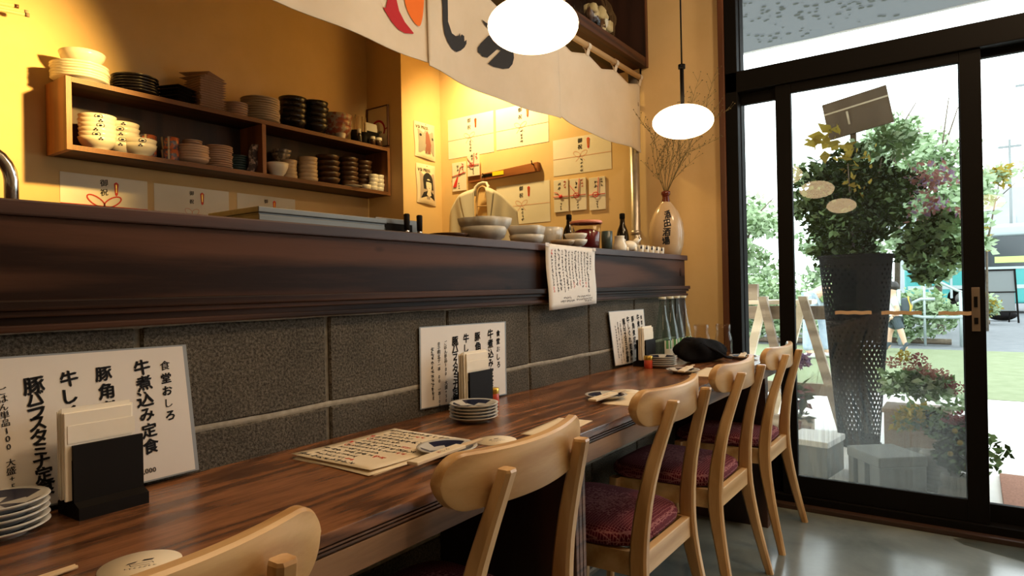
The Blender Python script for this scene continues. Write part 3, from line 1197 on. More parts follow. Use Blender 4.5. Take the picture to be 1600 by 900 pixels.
def bagf(u, w):
    a = 2 * PI * u
    th = PI * w
    x = math.sin(th) ** .6 * math.cos(a)
    y = math.sin(th) ** .6 * math.sin(a)
    z = (1 - math.cos(th)) / 2
    k = 1 + .07 * math.sin(3 * a + 4 * th) + .05 * math.sin(7 * a + 2 * th)
    hh = .112 - .050 * (x * .5 + .5) ** 2 + .008 * math.sin(5 * a) * math.sin(th)
    return (x * .155 * k, y * .065 * k, z * hh)


m = MB().grid(bagf, 40, 16)
bmesh.ops.remove_doubles(m.bm, verts=m.bm.verts, dist=1e-5)
build('pouch', m, M_blackcloth, t)
build('strap', MB().tube([(-.11, .0, .10), (-.08, -.05, .085), (0, -.072, .05), (.06, -.076, .02), (.12, -.06, .012)], .006, 8), M_blackcloth, t)

# spice jars


def spice_jar(x, y, label):
    t = thing('spice_jar', label, 'jar', (x, y, .746), 0, 'small spice jars on the table')
    build('jar', MB().lathe([(0, 0), (.0155, 0), (.0165, .002), (.0165, .034), (.014, .037), (0, .037)], seg=20), M_jarred, t)
    build('lid', MB().lathe([(.0165, .034), (.0170, .036), (.0170, .048), (.0155, .05), (0, .05)], seg=24), M_gold, t)


spice_jar(1.448, -.072, 'small red spice jar with a gold lid beside the middle napkin holder')
spice_jar(2.400, -.120, 'small red spice jar with a gold lid beside the farthest plate stack')

# green bottles, then glass carafes
BOT = [(2.70, -.060), (2.792, -.058), (2.872, -.056), (2.955, -.056)]
for k, (x, y) in enumerate(BOT):
    t = thing('glass_bottle', ['greenish glass bottle at the left end of the row against the dark board', 'second greenish glass bottle from the left of the row',
                               'third greenish glass bottle from the left of the row', 'greenish glass bottle at the right end of the row, next to the carafes'][k], 'bottle', (x, y, .746), 0, 'greenish glass bottles on the table')
    build('bottle_body', MB().lathe([(0, .004), (.034, .002), (.038, .006), (.039, .06), (.037, .10), (.029, .145), (.020, .19), (.0145, .235), (.013, .262), (.0155, .264), (.0155, .274), (.012, .275)], seg=28), M_bottle, t)
    build('mouth_ring', MB().lathe([(.0158, .266), (.0168, .268), (.0168, .274), (.0158, .276), (.011, .276)], seg=24), M_flowerw, t)
    m = MB()
    for j in range(9):
        a = -2.6 + j * .16
        b = a + .16
        R = .0396
        m.quad((R * math.cos(a), R * math.sin(a), .02), (R * math.cos(b), R * math.sin(b), .02), (R * math.cos(b), R * math.sin(b), .052), (R * math.cos(a), R * math.sin(a), .052), 0)
        m.quad((R * math.cos(a), R * math.sin(a), .052), (R * math.cos(b), R * math.sin(b), .052), (R * .985 * math.cos(b), R * .985 * math.sin(b), .088), (R * .985 * math.cos(a), R * .985 * math.sin(a), .088), 1 if j % 3 else 0)
    build('bottle_label', m, [M_flowerw, M_greenlab], t, fix=False)
for k, (x, y) in enumerate(((2.975, -.135), (3.012, -.225))):
    t = thing('glass_carafe', ['empty wide mouthed glass carafe with a red print beside the green bottles', 'empty wide mouthed glass carafe nearest the door frame'][k], 'carafe', (x, y, .746), 0, 'glass carafes at the table end')
    build('carafe_body', MB().lathe([(0, .004), (.034, .003), (.038, .008), (.039, .075), (.034, .098), (.030, .105), (.033, .118), (.034, .140), (.0325, .141), (.030, .12), (.028, .106), (.036, .075), (.035, .010), (0, .008)], seg=28), M_jarg, t)
    if k == 0:
        m = MB()
        for ring, mi in (((.010, .007), 0),):
            for i in range(16):
                a, b = 2 * PI * i / 16, 2 * PI * (i + 1) / 16
                R = .0397
                P = lambda r, q: (R * math.cos(-2.2 + r * math.cos(q) / R), R * math.sin(-2.2 + r * math.cos(q) / R), .060 + r * math.sin(q))
                m.quad(P(.010, a), P(.010, b), P(.006, b), P(.006, a))
        build('print', m, M_red, t, fix=False)

# ---------------------------------------------------------------- POSTER HANGING FROM THE COUNTER
t = thing('counter_poster', 'white handwritten menu paper hanging over the front of the bar counter', 'poster', (0, 0, 0))
cs = [(1.787, -.040, 1.214), (2.118, -.040, 1.207), (2.148, -.046, 1.006), (1.835, -.046, .994)]
# true corners of the sheet; it hangs slightly skewed
cs = [(1.790, -.037, 1.216), (2.128, -.037, 1.211), (2.131, -.041, 1.010), (1.800, -.041, .997)]
f, n = sheet_map(cs)
sg = 1 if f(0, 0, 1).y < f(0, 0).y else -1
m = MB()
m.grid(lambda u, v: f(u, v, sg * (.003 * math.sin(u * 5) * (1 - v) + .002 * math.sin(v * 7))), 12, 12)
build('paper', m, M_paper, t).modifiers.new('thick', 'SOLIDIFY').thickness = .0005
m = MB()
W_, H_ = .335, .21
fn = lambda a, b: f(a / W_, b / H_, sg * (.003 * math.sin(a / W_ * 5) * (1 - b / H_) + .002 * math.sin(b / H_ * 7) + .001))
for i in range(13):
    x = W_ * (.90 - .066 * i)
    big = i in (1, 5, 8, 10)
    k = 0
    y = H_ * (.90 if i else .86)
    endy = H_ * (.62 if i == 0 else random.uniform(.22, .36))
    while y > endy:
        s = .013 if big else .0095
        scribble(m, x, y, s * 1.15, fn, 1 if (i == 12 and k in (0, 1)) or (y < endy + .02 and i in (2, 4, 6, 12)) else 0, 4)
        y -= s * 1.05
        k += 1
for (x0, x1, yy) in ((.28, .42, .165), (.22, .50, .11), (.56, .86, .165), (.54, .90, .115), (.74, .88, .08)):
    x = x0
    while x < x1:
        scribble(m, x * W_, yy * H_, .0085, fn, 0, 3)
        x += .022
build('writing', m, [M_ink, M_red], t, fix=False)
build('tape_piece', MB().poly([f(-.01, 1.01, sg * .003), f(.06, 1.01, sg * .003), f(.06, .955, sg * .0036), f(-.01, .955, sg * .0036)]), M_tan, t)
build('tape_piece', MB().poly([f(.95, 1.01, sg * .003), f(1.01, 1.01, sg * .003), f(1.01, .955, sg * .0036), f(.95, .955, sg * .0036)]), M_tan, t)

# ---------------------------------------------------------------- THINGS ON THE BAR COUNTER (top z = 1.217)
ZC = 1.217
t = thing('faucet', 'chrome gooseneck faucet at the left end of the bar counter', 'faucet', (.488, .40, ZC))
pts = [(0, 0, 0), (0, 0, .09)] + [(-.062 + .062 * math.cos(a), 0, .09 + .062 * math.sin(a)) for a in [PI * i / 12 for i in range(1, 13)]] + [(-.124, 0, .05)]
build('spout', MB().tube(pts, .0125, 14), M_chrome, t)
build('collar', MB().lathe([(0, 0), (.022, 0), (.022, .008), (.013, .012), (0, .012)], seg=20), M_chrome, t)

t = thing('cold_display_case', 'long low stainless steel display case on the bar counter', 'display case', (0, 0, 0))
build('case_body', MB().box(.926, 1.335, .225, .44, ZC, 1.262, .002), M_steel, t)
build('top_rim', MB().box(.921, 1.338, .219, .44, 1.266, 1.280, .002).box(.926, 1.335, .226, .44, 1.262, 1.266), M_steel, t)
build('front_rail', MB().box(.93, 1.332, .220, .226, ZC, 1.236, .001), M_steel, t)
t = thing('drink_dispenser', 'small steel drink machine with a dark control panel beside the display case', 'machine', (0, 0, 0))
build('case_body', MB().box(1.343, 1.545, .272, .44, ZC, 1.292, .003), M_steel, t)
build('control_panel', MB().box(1.358, 1.492, .266, .272, ZC, 1.276, .001), M_black, t)
build('badge', MB().lathe([(0, 0), (.008, 0), (.008, .002), (0, .002)], seg=20).move(Matrix.Translation((1.368, .266, 1.256)) @ Matrix.Rotation(PI / 2, 4, 'X')), M_teal, t)
for k, px in enumerate((1.436, 1.492)):
    t = thing('tap_handle', ['left of the two black tap handles at the drink machine', 'right of the two black tap handles at the drink machine'][k], 'tap', (px, .235, ZC), 0, 'black tap handles')
    build('base', MB().lathe([(0, 0), (.013, 0), (.013, .012), (.007, .020), (.005, .036), (0, .036)], seg=16), M_black, t)
    build('lever', MB().lathe([(.004, .034), (.0085, .040), (.0095, .085), (.007, .088), (0, .088)], seg=14), M_blackmat, t)
    build('ferrule', MB().lathe([(.0065, .028), (.0075, .030), (.0075, .036), (.0055, .038)], seg=14), M_chrome, t)

place('flat_plate', crock('plate', .062, .022, M_brownglaze), (1.505, .13, ZC), 'wide dark flat plate on the bar counter left of the grey bowls', 'plate')


def roughw(a, z):
    return 1 + .045 * math.sin(5 * a + 1) + .03 * math.sin(11 * a) if z > .03 else 1


place('serving_bowl', crock('dish', .074, .046, M_rough, 40), (1.618, .08, ZC), 'lower grey serving bowl of the left pair on the bar counter', 'bowl', 'grey serving bowls on the bar counter')
place('serving_bowl', crock('dish', .082, .050, M_rough, 44, wob=roughw), (1.622, .08, ZC + .024), 'upper ragged rimmed grey serving bowl of the left pair on the bar counter', 'bowl', 'grey serving bowls on the bar counter')
place('serving_bowl', crock('dish', .061, .036, M_plateg, 36), (1.865, .085, ZC), 'lower pale square sided serving bowl of the middle pair on the bar counter', 'bowl', 'grey serving bowls on the bar counter')


def sqw(a, z):
    n_ = 5
    return (abs(math.cos(a)) ** n_ + abs(math.sin(a)) ** n_) ** (-1 / n_) * .92


place('serving_bowl', crock('dish', .064, .042, M_plateg, 48, wob=sqw), (1.865, .085, ZC + .024), 'upper pale square serving bowl of the middle pair on the bar counter', 'bowl', 'grey serving bowls on the bar counter', rz=.3)
place('striped_bowl', crock('dish', .070, .080, [M_plateg, M_stripe], 56, lambda a, r, z, nz: 1 if int(round(a / (2 * PI) * 56)) % 2 else 0), (2.095, .155, ZC), 'pale bowl with dark vertical stripes on the bar counter', 'bowl')
place('small_dish', crock('bowl', .046, .026, M_tan), (2.055, .055, ZC), 'low tan dish at the left of the stacked cream dishes on the bar counter', 'dish', 'cream dishes on the bar counter')
for k in range(2):
    place('small_dish', crock('bowl', .045, .030, M_white, 32, wob=lambda a, z: 1 + .05 * math.sin(2 * a)), (2.118, .035, ZC + .022 * k), ['lower', 'upper'][k] + ' cream dish of the pair in front of the red plastic tub', 'dish', 'cream dishes on the bar counter')

t = thing('plastic_tub', 'clear plastic tub of dark red fruit liquid on the bar counter', 'tub', (2.335, .11, ZC))
build('tub', MB().lathe([(0, 0), (.050, 0), (.054, .004), (.062, .112), (.0605, .112), (.0525, .006), (0, .004)], seg=36), M_plastic, t)
build('contents', MB().lathe([(0, .005), (.0515, .006), (.0575, .075), (.03, .088), (0, .082)], seg=30), M_redliq, t)
build('lid', MB().lathe([(.060, .110), (.066, .110), (.066, .120), (.061, .122), (.056, .117), (0, .117)], seg=36), M_pinklid, t)
place('dark_cup', crock('cup', .025, .092, M_teal, 24), (2.528, .115, ZC), 'tall dark teal cup beside the red plastic tub', 'cup')


def sake_bottle(x, y, label, k=1.0, kz=1.0):
    t = thing('sake_bottle', label, 'bottle', (x, y, ZC), 0, 'dark sake bottles on the bar counter')
    t.scale = (1, 1, kz)
    build('bottle_body', MB().lathe([(0, 0), (.030 * k, 0), (.032 * k, .004), (.032 * k, .100), (.026 * k, .130), (.0135 * k, .160), (.0115 * k, .205), (0, .206)], seg=24), base('dark_bottle_glass', (.012, .008, .005), .12), t)
    build('cap', MB().lathe([(.0125 * k, .188), (.0135 * k, .190), (.0135 * k, .213), (.010 * k, .216), (0, .216)], seg=18), M_black, t)


sake_bottle(2.955, .245, 'dark sake bottle between the red tub and the large vase')
sake_bottle(2.44, .25, 'dark bottle half hidden behind the red plastic tub', .9, .78)


def animal_pitcher(x, y, rz, label, flip=1):
    t = thing('animal_pitcher', label, 'ornament', (x, y, ZC), rz, 'white animal shaped pitchers')
    m = MB().blob((0, 0, .026), (.036, .023, .024), 3)
    m.tube([(.022, 0, .036), (.040, 0, .052), (.055, 0, .060)], [.014, .011, .007], 12)
    m.tube([(.046, .006, .058), (.044, .010, .074)], [.006, .002], 8)
    m.tube([(.046, -.006, .058), (.044, -.010, .074)], [.006, .002], 8)
    m.tube([(-.030, 0, .036), (-.046, 0, .040), (-.052, 0, .058)], [.006, .005, .003], 8)
    for sx in (-1, 1):
        for sy in (-1, 1):
            m.tube([(sx * .02, sy * .012, .02), (sx * .021, sy * .013, 0)], [.008, .007], 10)
    build('body', m, M_white, t)
    return t


t = thing('cream_jug', 'white round jug beside the white animal pitcher', 'jug', (2.475, .03, ZC))
build('jug_body', MB().lathe([(0, 0), (.026, 0), (.029, .006), (.030, .022), (.022, .040), (.020, .060), (.022, .064), (.019, .064), (.018, .042), (0, .03)], seg=26), M_white, t)
build('handle', MB().tube([(.02, -.004, .052), (.036, -.008, .048), (.038, -.008, .030), (.027, -.004, .020)], .004, 8), M_white, t)
animal_pitcher(2.572, .03, -.55, 'white animal shaped pitcher among the small things on the bar counter')
me_cup = crock('cup', .0185, .032, [M_white, M_navy], 24, lambda a, r, z, nz: 1 if abs(nz) < .5 and r > .0165 and (abs(math.sin(2 * a)) > .93) and .01 < z < .028 else 0)
for k in range(5):
    place('sake_cup', me_cup, (2.65 + .062 * k, .018 + .002 * k, ZC), ['leftmost', 'second from the left', 'middle', 'second from the right', 'rightmost'][k] + ' white sake cup of the row in front of the vase', 'cup', 'white sake cups in a row')
for k in range(2):
    place('sake_cup', me_cup, (2.60 + .06 * k, .085, ZC), ['left', 'right'][k] + ' white sake cup of the pair behind the row of cups', 'cup', 'white sake cups behind the row')

# large vase with dry twigs
t = thing('stoneware_vase', 'large pale stoneware vase with brushed writing and dry twigs on the bar counter', 'vase', (3.068, .062, ZC - .002))
build('vase_body', MB().lathe([(0, 0), (.058, 0), (.066, .006), (.080, .055), (.085, .110), (.080, .160), (.060, .215), (.036, .250), (.020, .268), (.018, .28), (0, .28)], seg=44), M_vase, t)
build('vase_neck', MB().lathe([(.0195, .264), (.0205, .270), (.0165, .290), (.0185, .300), (.0225, .306), (.0225, .318), (.019, .322), (.014, .318), (.012, .28)], seg=30), M_vneck, t)
m = MB()


def vf(a, b):
    """on the belly, facing the camera"""
    z = b
    prof = [(0, .058), (.055, .080), (.110, .085), (.160, .080), (.215, .060), (.250, .036)]
    r = .03
    for (z0, r0), (z1, r1) in zip(prof, prof[1:]):
        if z0 <= z <= z1:
            r = r0 + (r1 - r0) * (z - z0) / (z1 - z0)
    th = math.atan2(-1.23, -3.05) + a / .085
    return ((r + .0012) * math.cos(th), (r + .0012) * math.sin(th), z)


for i, ch in enumerate('酒田酒場'):
    glyph(m, ch, .008 - .004 * i,   .200 - .043 * i, .043, vf, 0, jit=.15, wx=.9, bold=True)
build('writing', m, M_ink, t, fix=False)
m = MB()
rnd = random.Random(11)


def twig(p, d, L, r, depth):
    pts = [Vector(p)]
    n_ = 5
    dd = Vector(d).normalized()
    for i in range(n_):
        dd = (dd + Vector((rnd.uniform(-.13, .13), rnd.uniform(-.13, .13), rnd.uniform(-.04, .08)))).normalized()
        pts.append(pts[-1] + dd * L / n_)
    m.tube(pts, [r * (1 - .12 * i) for i in range(len(pts))], 5)
    if depth:
        for i in (1, 2, 3, 4, 5):
            for s in range(2 if depth == 1 else 1):
                nd = (dd + Vector((rnd.uniform(-.7, .7), rnd.uniform(-.9, .9), rnd.uniform(-.2, .6)))).normalized()
                q = pts[i] + nd * L * .4
                if q.x + 3.052 > 3.33:
                    nd.x = -abs(nd.x)
                twig(pts[i], nd, L * (.42 if depth == 2 else .30), r * .6, depth - 1)
    else:
        m.blob(pts[-1], (.0028, .0028, .0028), 1)


for d, L in (((-.10, .16, 1), .30), ((.02, -.30, .95), .40), ((.03, -.48, .9), .42), ((-.14, .05, 1), .34), ((-.02, -.14, 1), .33), ((-.12, .30, 1), .28), ((.02, -.42, 1), .36)):
    twig((0, 0, .30), d, L, .0021, 2)
build('dry_twigs', m, mottled('dry_twig', (.11, .085, .03), (.20, .15, .06), 30, .8), t)

# ---------------------------------------------------------------- KITCHEN WALL SHELF AND ITS CROCKERY
SX0, SX1, SY0, SY1, SB, ST = 1.142, 2.978, 1.88, 2.089, 1.685, 1.99
t = thing('wall_shelf', 'long open plywood wall shelf full of crockery on the kitchen wall', 'shelf', (0, 0, 0))
BT = .022


def ply_front(m, x0, x1, z0, z1, vert=False):
    """thin raised veneer lines along a board's front edge"""
    if vert:
        for k in range(4):
            a = x0 + (x1 - x0) * (k + .12) / 4
            m.box(a, a + (x1 - x0) * .16, SY0 - .0012, SY0 + .001, z0, z1)
    else:
        for k in range(4):
            a = z0 + (z1 - z0) * (k + .12) / 4
            m.box(x0, x1, SY0 - .0012, SY0 + .001, a, a + (z1 - z0) * .16)


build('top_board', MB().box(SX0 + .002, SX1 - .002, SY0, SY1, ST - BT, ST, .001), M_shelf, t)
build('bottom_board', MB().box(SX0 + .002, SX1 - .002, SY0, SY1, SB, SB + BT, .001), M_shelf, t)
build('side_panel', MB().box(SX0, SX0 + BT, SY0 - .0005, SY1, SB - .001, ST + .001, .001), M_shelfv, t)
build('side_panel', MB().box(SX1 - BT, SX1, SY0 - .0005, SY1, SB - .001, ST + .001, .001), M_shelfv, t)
build('divider', MB().box(2.056, 2.078, SY0 + .002, SY1, SB + BT, ST - BT), M_shelfv, t)
build('back_panel', MB().box(SX0 + BT, SX1 - BT, SY1 - .006, SY1, SB + BT, ST - BT), M_panelwood, t)
m = MB()
ply_front(m, SX0 + BT, SX1 - BT, ST - BT, ST)
ply_front(m, SX0 + BT, SX1 - BT, SB, SB + BT)
ply_front(m, SX0, SX0 + BT, SB, ST, True)
ply_front(m, SX1 - BT, SX1, SB, ST, True)
build('veneer_lines', m, wood('veneer_line', (.20, .08, .028), (.30, .13, .05), 0, 10, .5), t)

ZT, ZB = ST, SB + BT
YC = 1.978
me_big = crock('plate', .110, .020, M_white, 40)
stack('large_plate', me_big, 1.236, YC, ZT, 6, .0118, 'large cream plate at the left end of the shelf top', 'plate', 'large cream plates on the shelf top')
place('large_bowl', crock('bowl', .088, .066, M_white, 36), (1.246, YC, ZT + .0712), 'large cream bowl standing on the large cream plates', 'bowl', tilt=-.03)
stack('black_plate', crock('plate', .098, .018, M_blackglaze, 36), 1.462, YC, ZT, 6, .0132, 'round black plate on the shelf top', 'plate', 'round black plates on the shelf top')
stack('black_square_plate', crock('square', .066, .016, M_blackglaze), 1.652, YC, ZT, 5, .0165, 'square black plate on the shelf top', 'plate', 'square black plates on the shelf top', .002, .42)
stack('square_plate', crock('square', .071, .014, M_rose), 1.800, YC, ZT, 12, .0122, 'square beige plate of the tall stack', 'plate', 'square beige plates on the shelf top', .002, .05)
for k, (a, n_) in enumerate(((.34, 'lower'), (.55, 'upper'))):
    place('square_plate', crock('square', .078, .012, M_rose), (1.792 - .004 * k, YC, ZT + .147 + .018 * k), n_ + ' wide square beige plate laid askew on the tall square stack', 'plate', 'wide square plates on the tall stack', a)
stack('saucer', crock('plate', .064, .014, M_rose, 30), 1.965, YC, ZT, 6, .0125, 'small beige saucer right of the tall square stack', 'plate', 'small saucers on the shelf top')
stack('round_plate', crock('plate', .101, .018, M_tan, 36), 2.112, YC, ZT, 10, .0126, 'round tan plate in the middle of the shelf top', 'plate', 'round tan plates on the shelf top')
me_bb = crock('bowl', .077, .062, M_blackglaze, 32)
stack('black_bowl', me_bb, 2.318, YC - .005, ZT, 5, .031, 'black bowl of the left black stack on the shelf top', 'bowl', 'left stack of black bowls on the shelf top')
stack('black_bowl', me_bb, 2.458, YC - .018, ZT, 5, .032, 'black bowl of the right black stack on the shelf top', 'bowl', 'right stack of black bowls on the shelf top')
M_pattern = mottled('red_pattern_glaze', (.30, .08, .05), (.42, .36, .28), 34, .35, lo=.45, hi=.55)
stack('patterned_bowl', crock('bowl', .097, .085, M_pattern, 36), 2.628, YC, ZT + .0, 3, .034, 'red and dark patterned large bowl on the shelf top', 'bowl', 'patterned bowls on the shelf top')
place('small_cup', crock('cup', .030, .030, M_white), (2.600, 1.905, ZT), 'little white cup in front of the patterned large bowls', 'cup')
# chopstick pots, jars and napkin holder at the right end
for k, (x, y) in enumerate(((2.765, 1.955), (2.835, 1.965))):
    t = thing('chopstick_pot', ['left', 'right'][k] + ' black pot of wooden chopsticks at the right end of the shelf top', 'pot', (x, y, ZT), 0, 'black chopstick pots on the shelf top')
    build('pot', MB().lathe([(0, 0), (.032, 0), (.034, .004), (.034, .085), (.031, .085), (.030, .006), (0, .006)], seg=24), M_blackmat, t)
    m = MB()
    rnd = random.Random(k + 20)
    for i in range(12):
        a, r = rnd.uniform(0, 6.28), rnd.uniform(.004, .02)
        m.tube([(r * math.cos(a) * .6, r * math.sin(a) * .6, .007), (r * math.cos(a) * 1.25, r * math.sin(a) * 1.25, rnd.uniform(.165, .19))], .0026, 6)
    build('chopstick_bundle', m, M_rod, t)
napkin = napkin_holder((2.868, 2.052, ZT), 'black napkin holder at the right end of the kitchen shelf top')
del napkin['group']
for k, (x, r) in enumerate(((2.795, .016), (2.845, .021))):
    t = thing('condiment_jar', ['smaller', 'larger'][k] + ' dark jar with a pale lid in front of the black chopstick pots', 'jar', (x + .06, 1.903, ZT), 0, 'condiment jars on the shelf top')
    build('jar', MB().lathe([(0, 0), (r, 0), (r, .036), (r * .8, .040), (0, .040)], seg=20), M_brownglaze, t)
    build('lid', MB().lathe([(r * .95, .038), (r, .040), (r, .056), (0, .058)], seg=20), M_white, t)
t = thing('soy_bottle', 'narrow dark bottle with a pale cap beside the patterned large bowls', 'bottle', (2.738, 1.898, ZT))
build('bottle_body', MB().lathe([(0, 0), (.016, 0), (.017, .003), (.017, .045), (.010, .058), (0, .058)], seg=18), M_blackglaze, t)
build('cap', MB().lathe([(.011, .054), (.013, .056), (.012, .082), (0, .084)], seg=18), M_white, t)

# lower compartment, from left to right


def crest(a, r, z, nz):
    return 0


me_wb = crock('bowl', .074, .058, M_white, 36)
M_crest = M_navy


def bowl_stack(x, y, n, pitch, desc, group, r=.074, kinds='cp'):
    for k in range(n):
        o = thing('rice_bowl', rank(k, n) + ' ' + desc if n > 2 else ('lower', 'upper')[k] + ' ' + desc, 'bowl', (x + random.uniform(-.003, .003), y, ZB + pitch * k), 0, group)
        b = bpy.data.objects.new('bowl', me_wb)
        C.objects.link(b)
        b.parent = o
        mm = MB()
        th0 = math.atan2(-3.1, -x) + random.uniform(-.1, .25)

        def P(u, v):
            z = .046 + v
            rr = .0715 * (1 - (.058 - z) * 3.0) + .0022
            return (rr * math.cos(th0 + u / .07), rr * math.sin(th0 + u / .07), z)
        if k % 2:
            for i in range(14):
                a0, a1 = 2 * PI * i / 14, 2 * PI * (i + 1) / 14
                mm.quad(P(.016 * math.cos(a0), .0095 * math.sin(a0)), P(.016 * math.cos(a1), .0095 * math.sin(a1)), P(.013 * math.cos(a1), .0075 * math.sin(a1)), P(.013 * math.cos(a0), .0075 * math.sin(a0)))
            mm.poly([P(-.007, -.003), P(0, -.005), P(.007, -.002), P(.004, .003), P(-.004, .003)])
        else:
            for i in range(3):
                a0 = PI / 2 + i * 2 * PI / 3
                cx, cy = .006 * math.cos(a0), .004 * math.sin(a0)
                mm.poly([P(cx + .0045 * math.cos(2 * PI * q / 7), cy + .003 * math.sin(2 * PI * q / 7)) for q in range(7)])
        build('painted_mark', mm, M_crest, o, fix=False)


bowl_stack(1.292, 1.962, 6, .0195, 'white bowl of the front left stack on the lower shelf', 'front left stack of white bowls')
bowl_stack(1.412, 2.005, 5, .0235, 'white bowl of the stack behind, second from the left', 'second stack of white bowls')
bowl_stack(1.468, 1.958, 2, .0225, 'white bowl of the short pair right of the tall white stacks', 'short pair of white bowls')
t = thing('glass_jar', 'small clear jar at the far left inside the shelf', 'jar', (1.185, 2.03, ZB))
build('jar', MB().lathe([(0, 0), (.018, 0), (.02, .01), (.02, .10), (.016, .11), (0, .11)], seg=18), M_plastic, t)
build('lid', MB().lathe([(.017, .108), (.019, .11), (.019, .125), (0, .127)], seg=18), M_white, t)
M_imari = mottled('red_blue_pattern_glaze', (.55, .14, .05), (.10, .09, .13), 46, .3, lo=.47, hi=.53)
M_imari2 = base('cream_band', (.66, .58, .42), .3)
me_im = crock('cup', .040, .058, [M_imari, M_imari2], 30, lambda a, r, z, nz: 1 if abs(((a * 2.2) % 1.9) - .95) < .13 else 0)
for x, w in ((1.523, 'left'), (1.612, 'right')):
    for k in range(2):
        place('teacup', me_im, (x, 2.0 if w == 'left' else 1.965, ZB + .060 * k), ('lower', 'upper')[k] + ' red and navy patterned teacup of the ' + w + ' pair', 'cup', 'patterned teacups on the lower shelf')
stack('beige_bowl', crock('bowl', .078, .032, M_rose, 32), 1.722, 1.965, ZB, 6, .0125, 'rose beige shallow bowl on the lower shelf', 'bowl', 'rose beige shallow bowls')
stack('small_saucer', crock('plate', .046, .012, M_rose, 28), 1.720, 1.965, ZB + .100, 2, .010, 'little saucer on top of the rose beige shallow bowls', 'plate', 'little saucers on the rose bowls')
stack('brown_plate', crock('plate', .070, .014, M_rose, 32), 1.855, 1.965, ZB, 10, .0112, 'rose beige plate right of the shallow bowls on the lower shelf', 'plate', 'rose beige plates on the lower shelf')
stack('teal_plate', crock('plate', .052, .014, M_teal, 28), 1.975, 1.99, ZB, 7, .0125, 'dark teal plate near the shelf divider', 'plate', 'dark teal plates by the divider')
t = thing('patterned_bag', 'slim dark patterned bag leaning against the shelf divider', 'bag', (2.005, 1.925, ZB), 0)
build('bag_body', MB().grid(lambda u, v: (-.028 + .05 * v + .052 * u + .012 * math.sin(v * 6), .012 * math.sin(PI * u), .155 * v), 8, 12).grid(lambda u, v: (-.028 + .05 * v + .052 * u + .012 * math.sin(v * 6), -.012 * math.sin(PI * u), .155 * v), 8, 12),
      mottled('dark_pattern_cloth', (.03, .015, .015), (.38, .26, .20), 42, .7, lo=.5, hi=.62), t)
place('white_bowl', crock('bowl', .060, .078, M_white, 36), (2.188, 1.945, ZB), 'white deep bowl just right of the shelf divider', 'bowl')
M_mot = mottled('mottled_glaze', (.45, .38, .30), (.10, .09, .09), 40, .35, lo=.45, hi=.55)
for k in range(2):
    place('mottled_cup', crock('bowl', .052, .042, M_mot, 30), (2.265 + .008 * k, 2.02, ZB + .108 + .024 * k), ('lower', 'upper')[k] + ' mottled bowl perched on the stack behind the deep white bowl', 'bowl', 'mottled bowls on the lower shelf')
stack('tan_cup', crock('cup', .044, .026, M_tan, 30), 2.283, 1.972, ZB, 5, .0215, 'tan cup of the stack right of the deep white bowl', 'cup', 'first stack of tan cups')
stack('tan_bowl', crock('cup', .056, .027, M_tan, 30), 2.405, 1.965, ZB, 6, .0235, 'tan bowl left of the dark brown stacks', 'bowl', 'stack of tan bowls')
for x, r, n, w in ((2.567, .070, 5, 'left'), (2.722, .062, 6, 'middle'), (2.848, .052, 6, 'right')):
    stack('brown_bowl', crock('bowl', r, .046, M_brownglaze, 32), x, 1.985, ZB, n, .190 / (n + .6), 'dark brown bowl of the ' + w + ' brown stack', 'bowl', w + ' stack of dark brown bowls')
me_sm = crock('cup', .030, .027, M_white, 26)
stack('white_cup', me_sm, 2.925, 1.925, ZB, 4, .0262, 'small white cup of the right end stack on the lower shelf', 'cup', 'right end stack of small white cups')
stack('white_cup', me_sm, 2.862, 1.912, ZB, 4, .0245, 'small white cup of the stack left of the right end one', 'cup', 'second stack of small white cups')
place('white_cup', me_sm, (2.795, 1.905, ZB), 'single small white cup in front of the brown stacks', 'cup')
place('white_saucer', crock('plate', .060, .010, M_white, 28), (2.695, 1.918, ZB), 'single pale saucer in front of the brown stacks', 'plate')

# ---------------------------------------------------------------- GIFT PAPERS, ENVELOPES, POSTERS


def strip(m, pts, w, fn, mi):
    """flat ribbon along 2D points"""
    for (x0, y0), (x1, y1) in zip(pts, pts[1:]):
        L = math.hypot(x1 - x0, y1 - y0) or 1
        nx, ny = -(y1 - y0) / L * w / 2, (x1 - x0) / L * w / 2
        m.poly([fn(x0 - nx, y0 - ny), fn(x1 - nx, y1 - ny), fn(x1 + nx, y1 + ny), fn(x0 + nx, y0 + ny)], mi)


def loop(cx, cy, rx, ry, a0, n=14):
    out = []
    for i in range(n + 1):
        q = 2 * PI * i / n
        x, y = rx * (1 - math.cos(q)) / 2 * 2, ry * math.sin(q)
        out.append((cx + x * math.cos(a0) - y * math.sin(a0), cy + x * math.sin(a0) + y * math.cos(a0)))
    return out


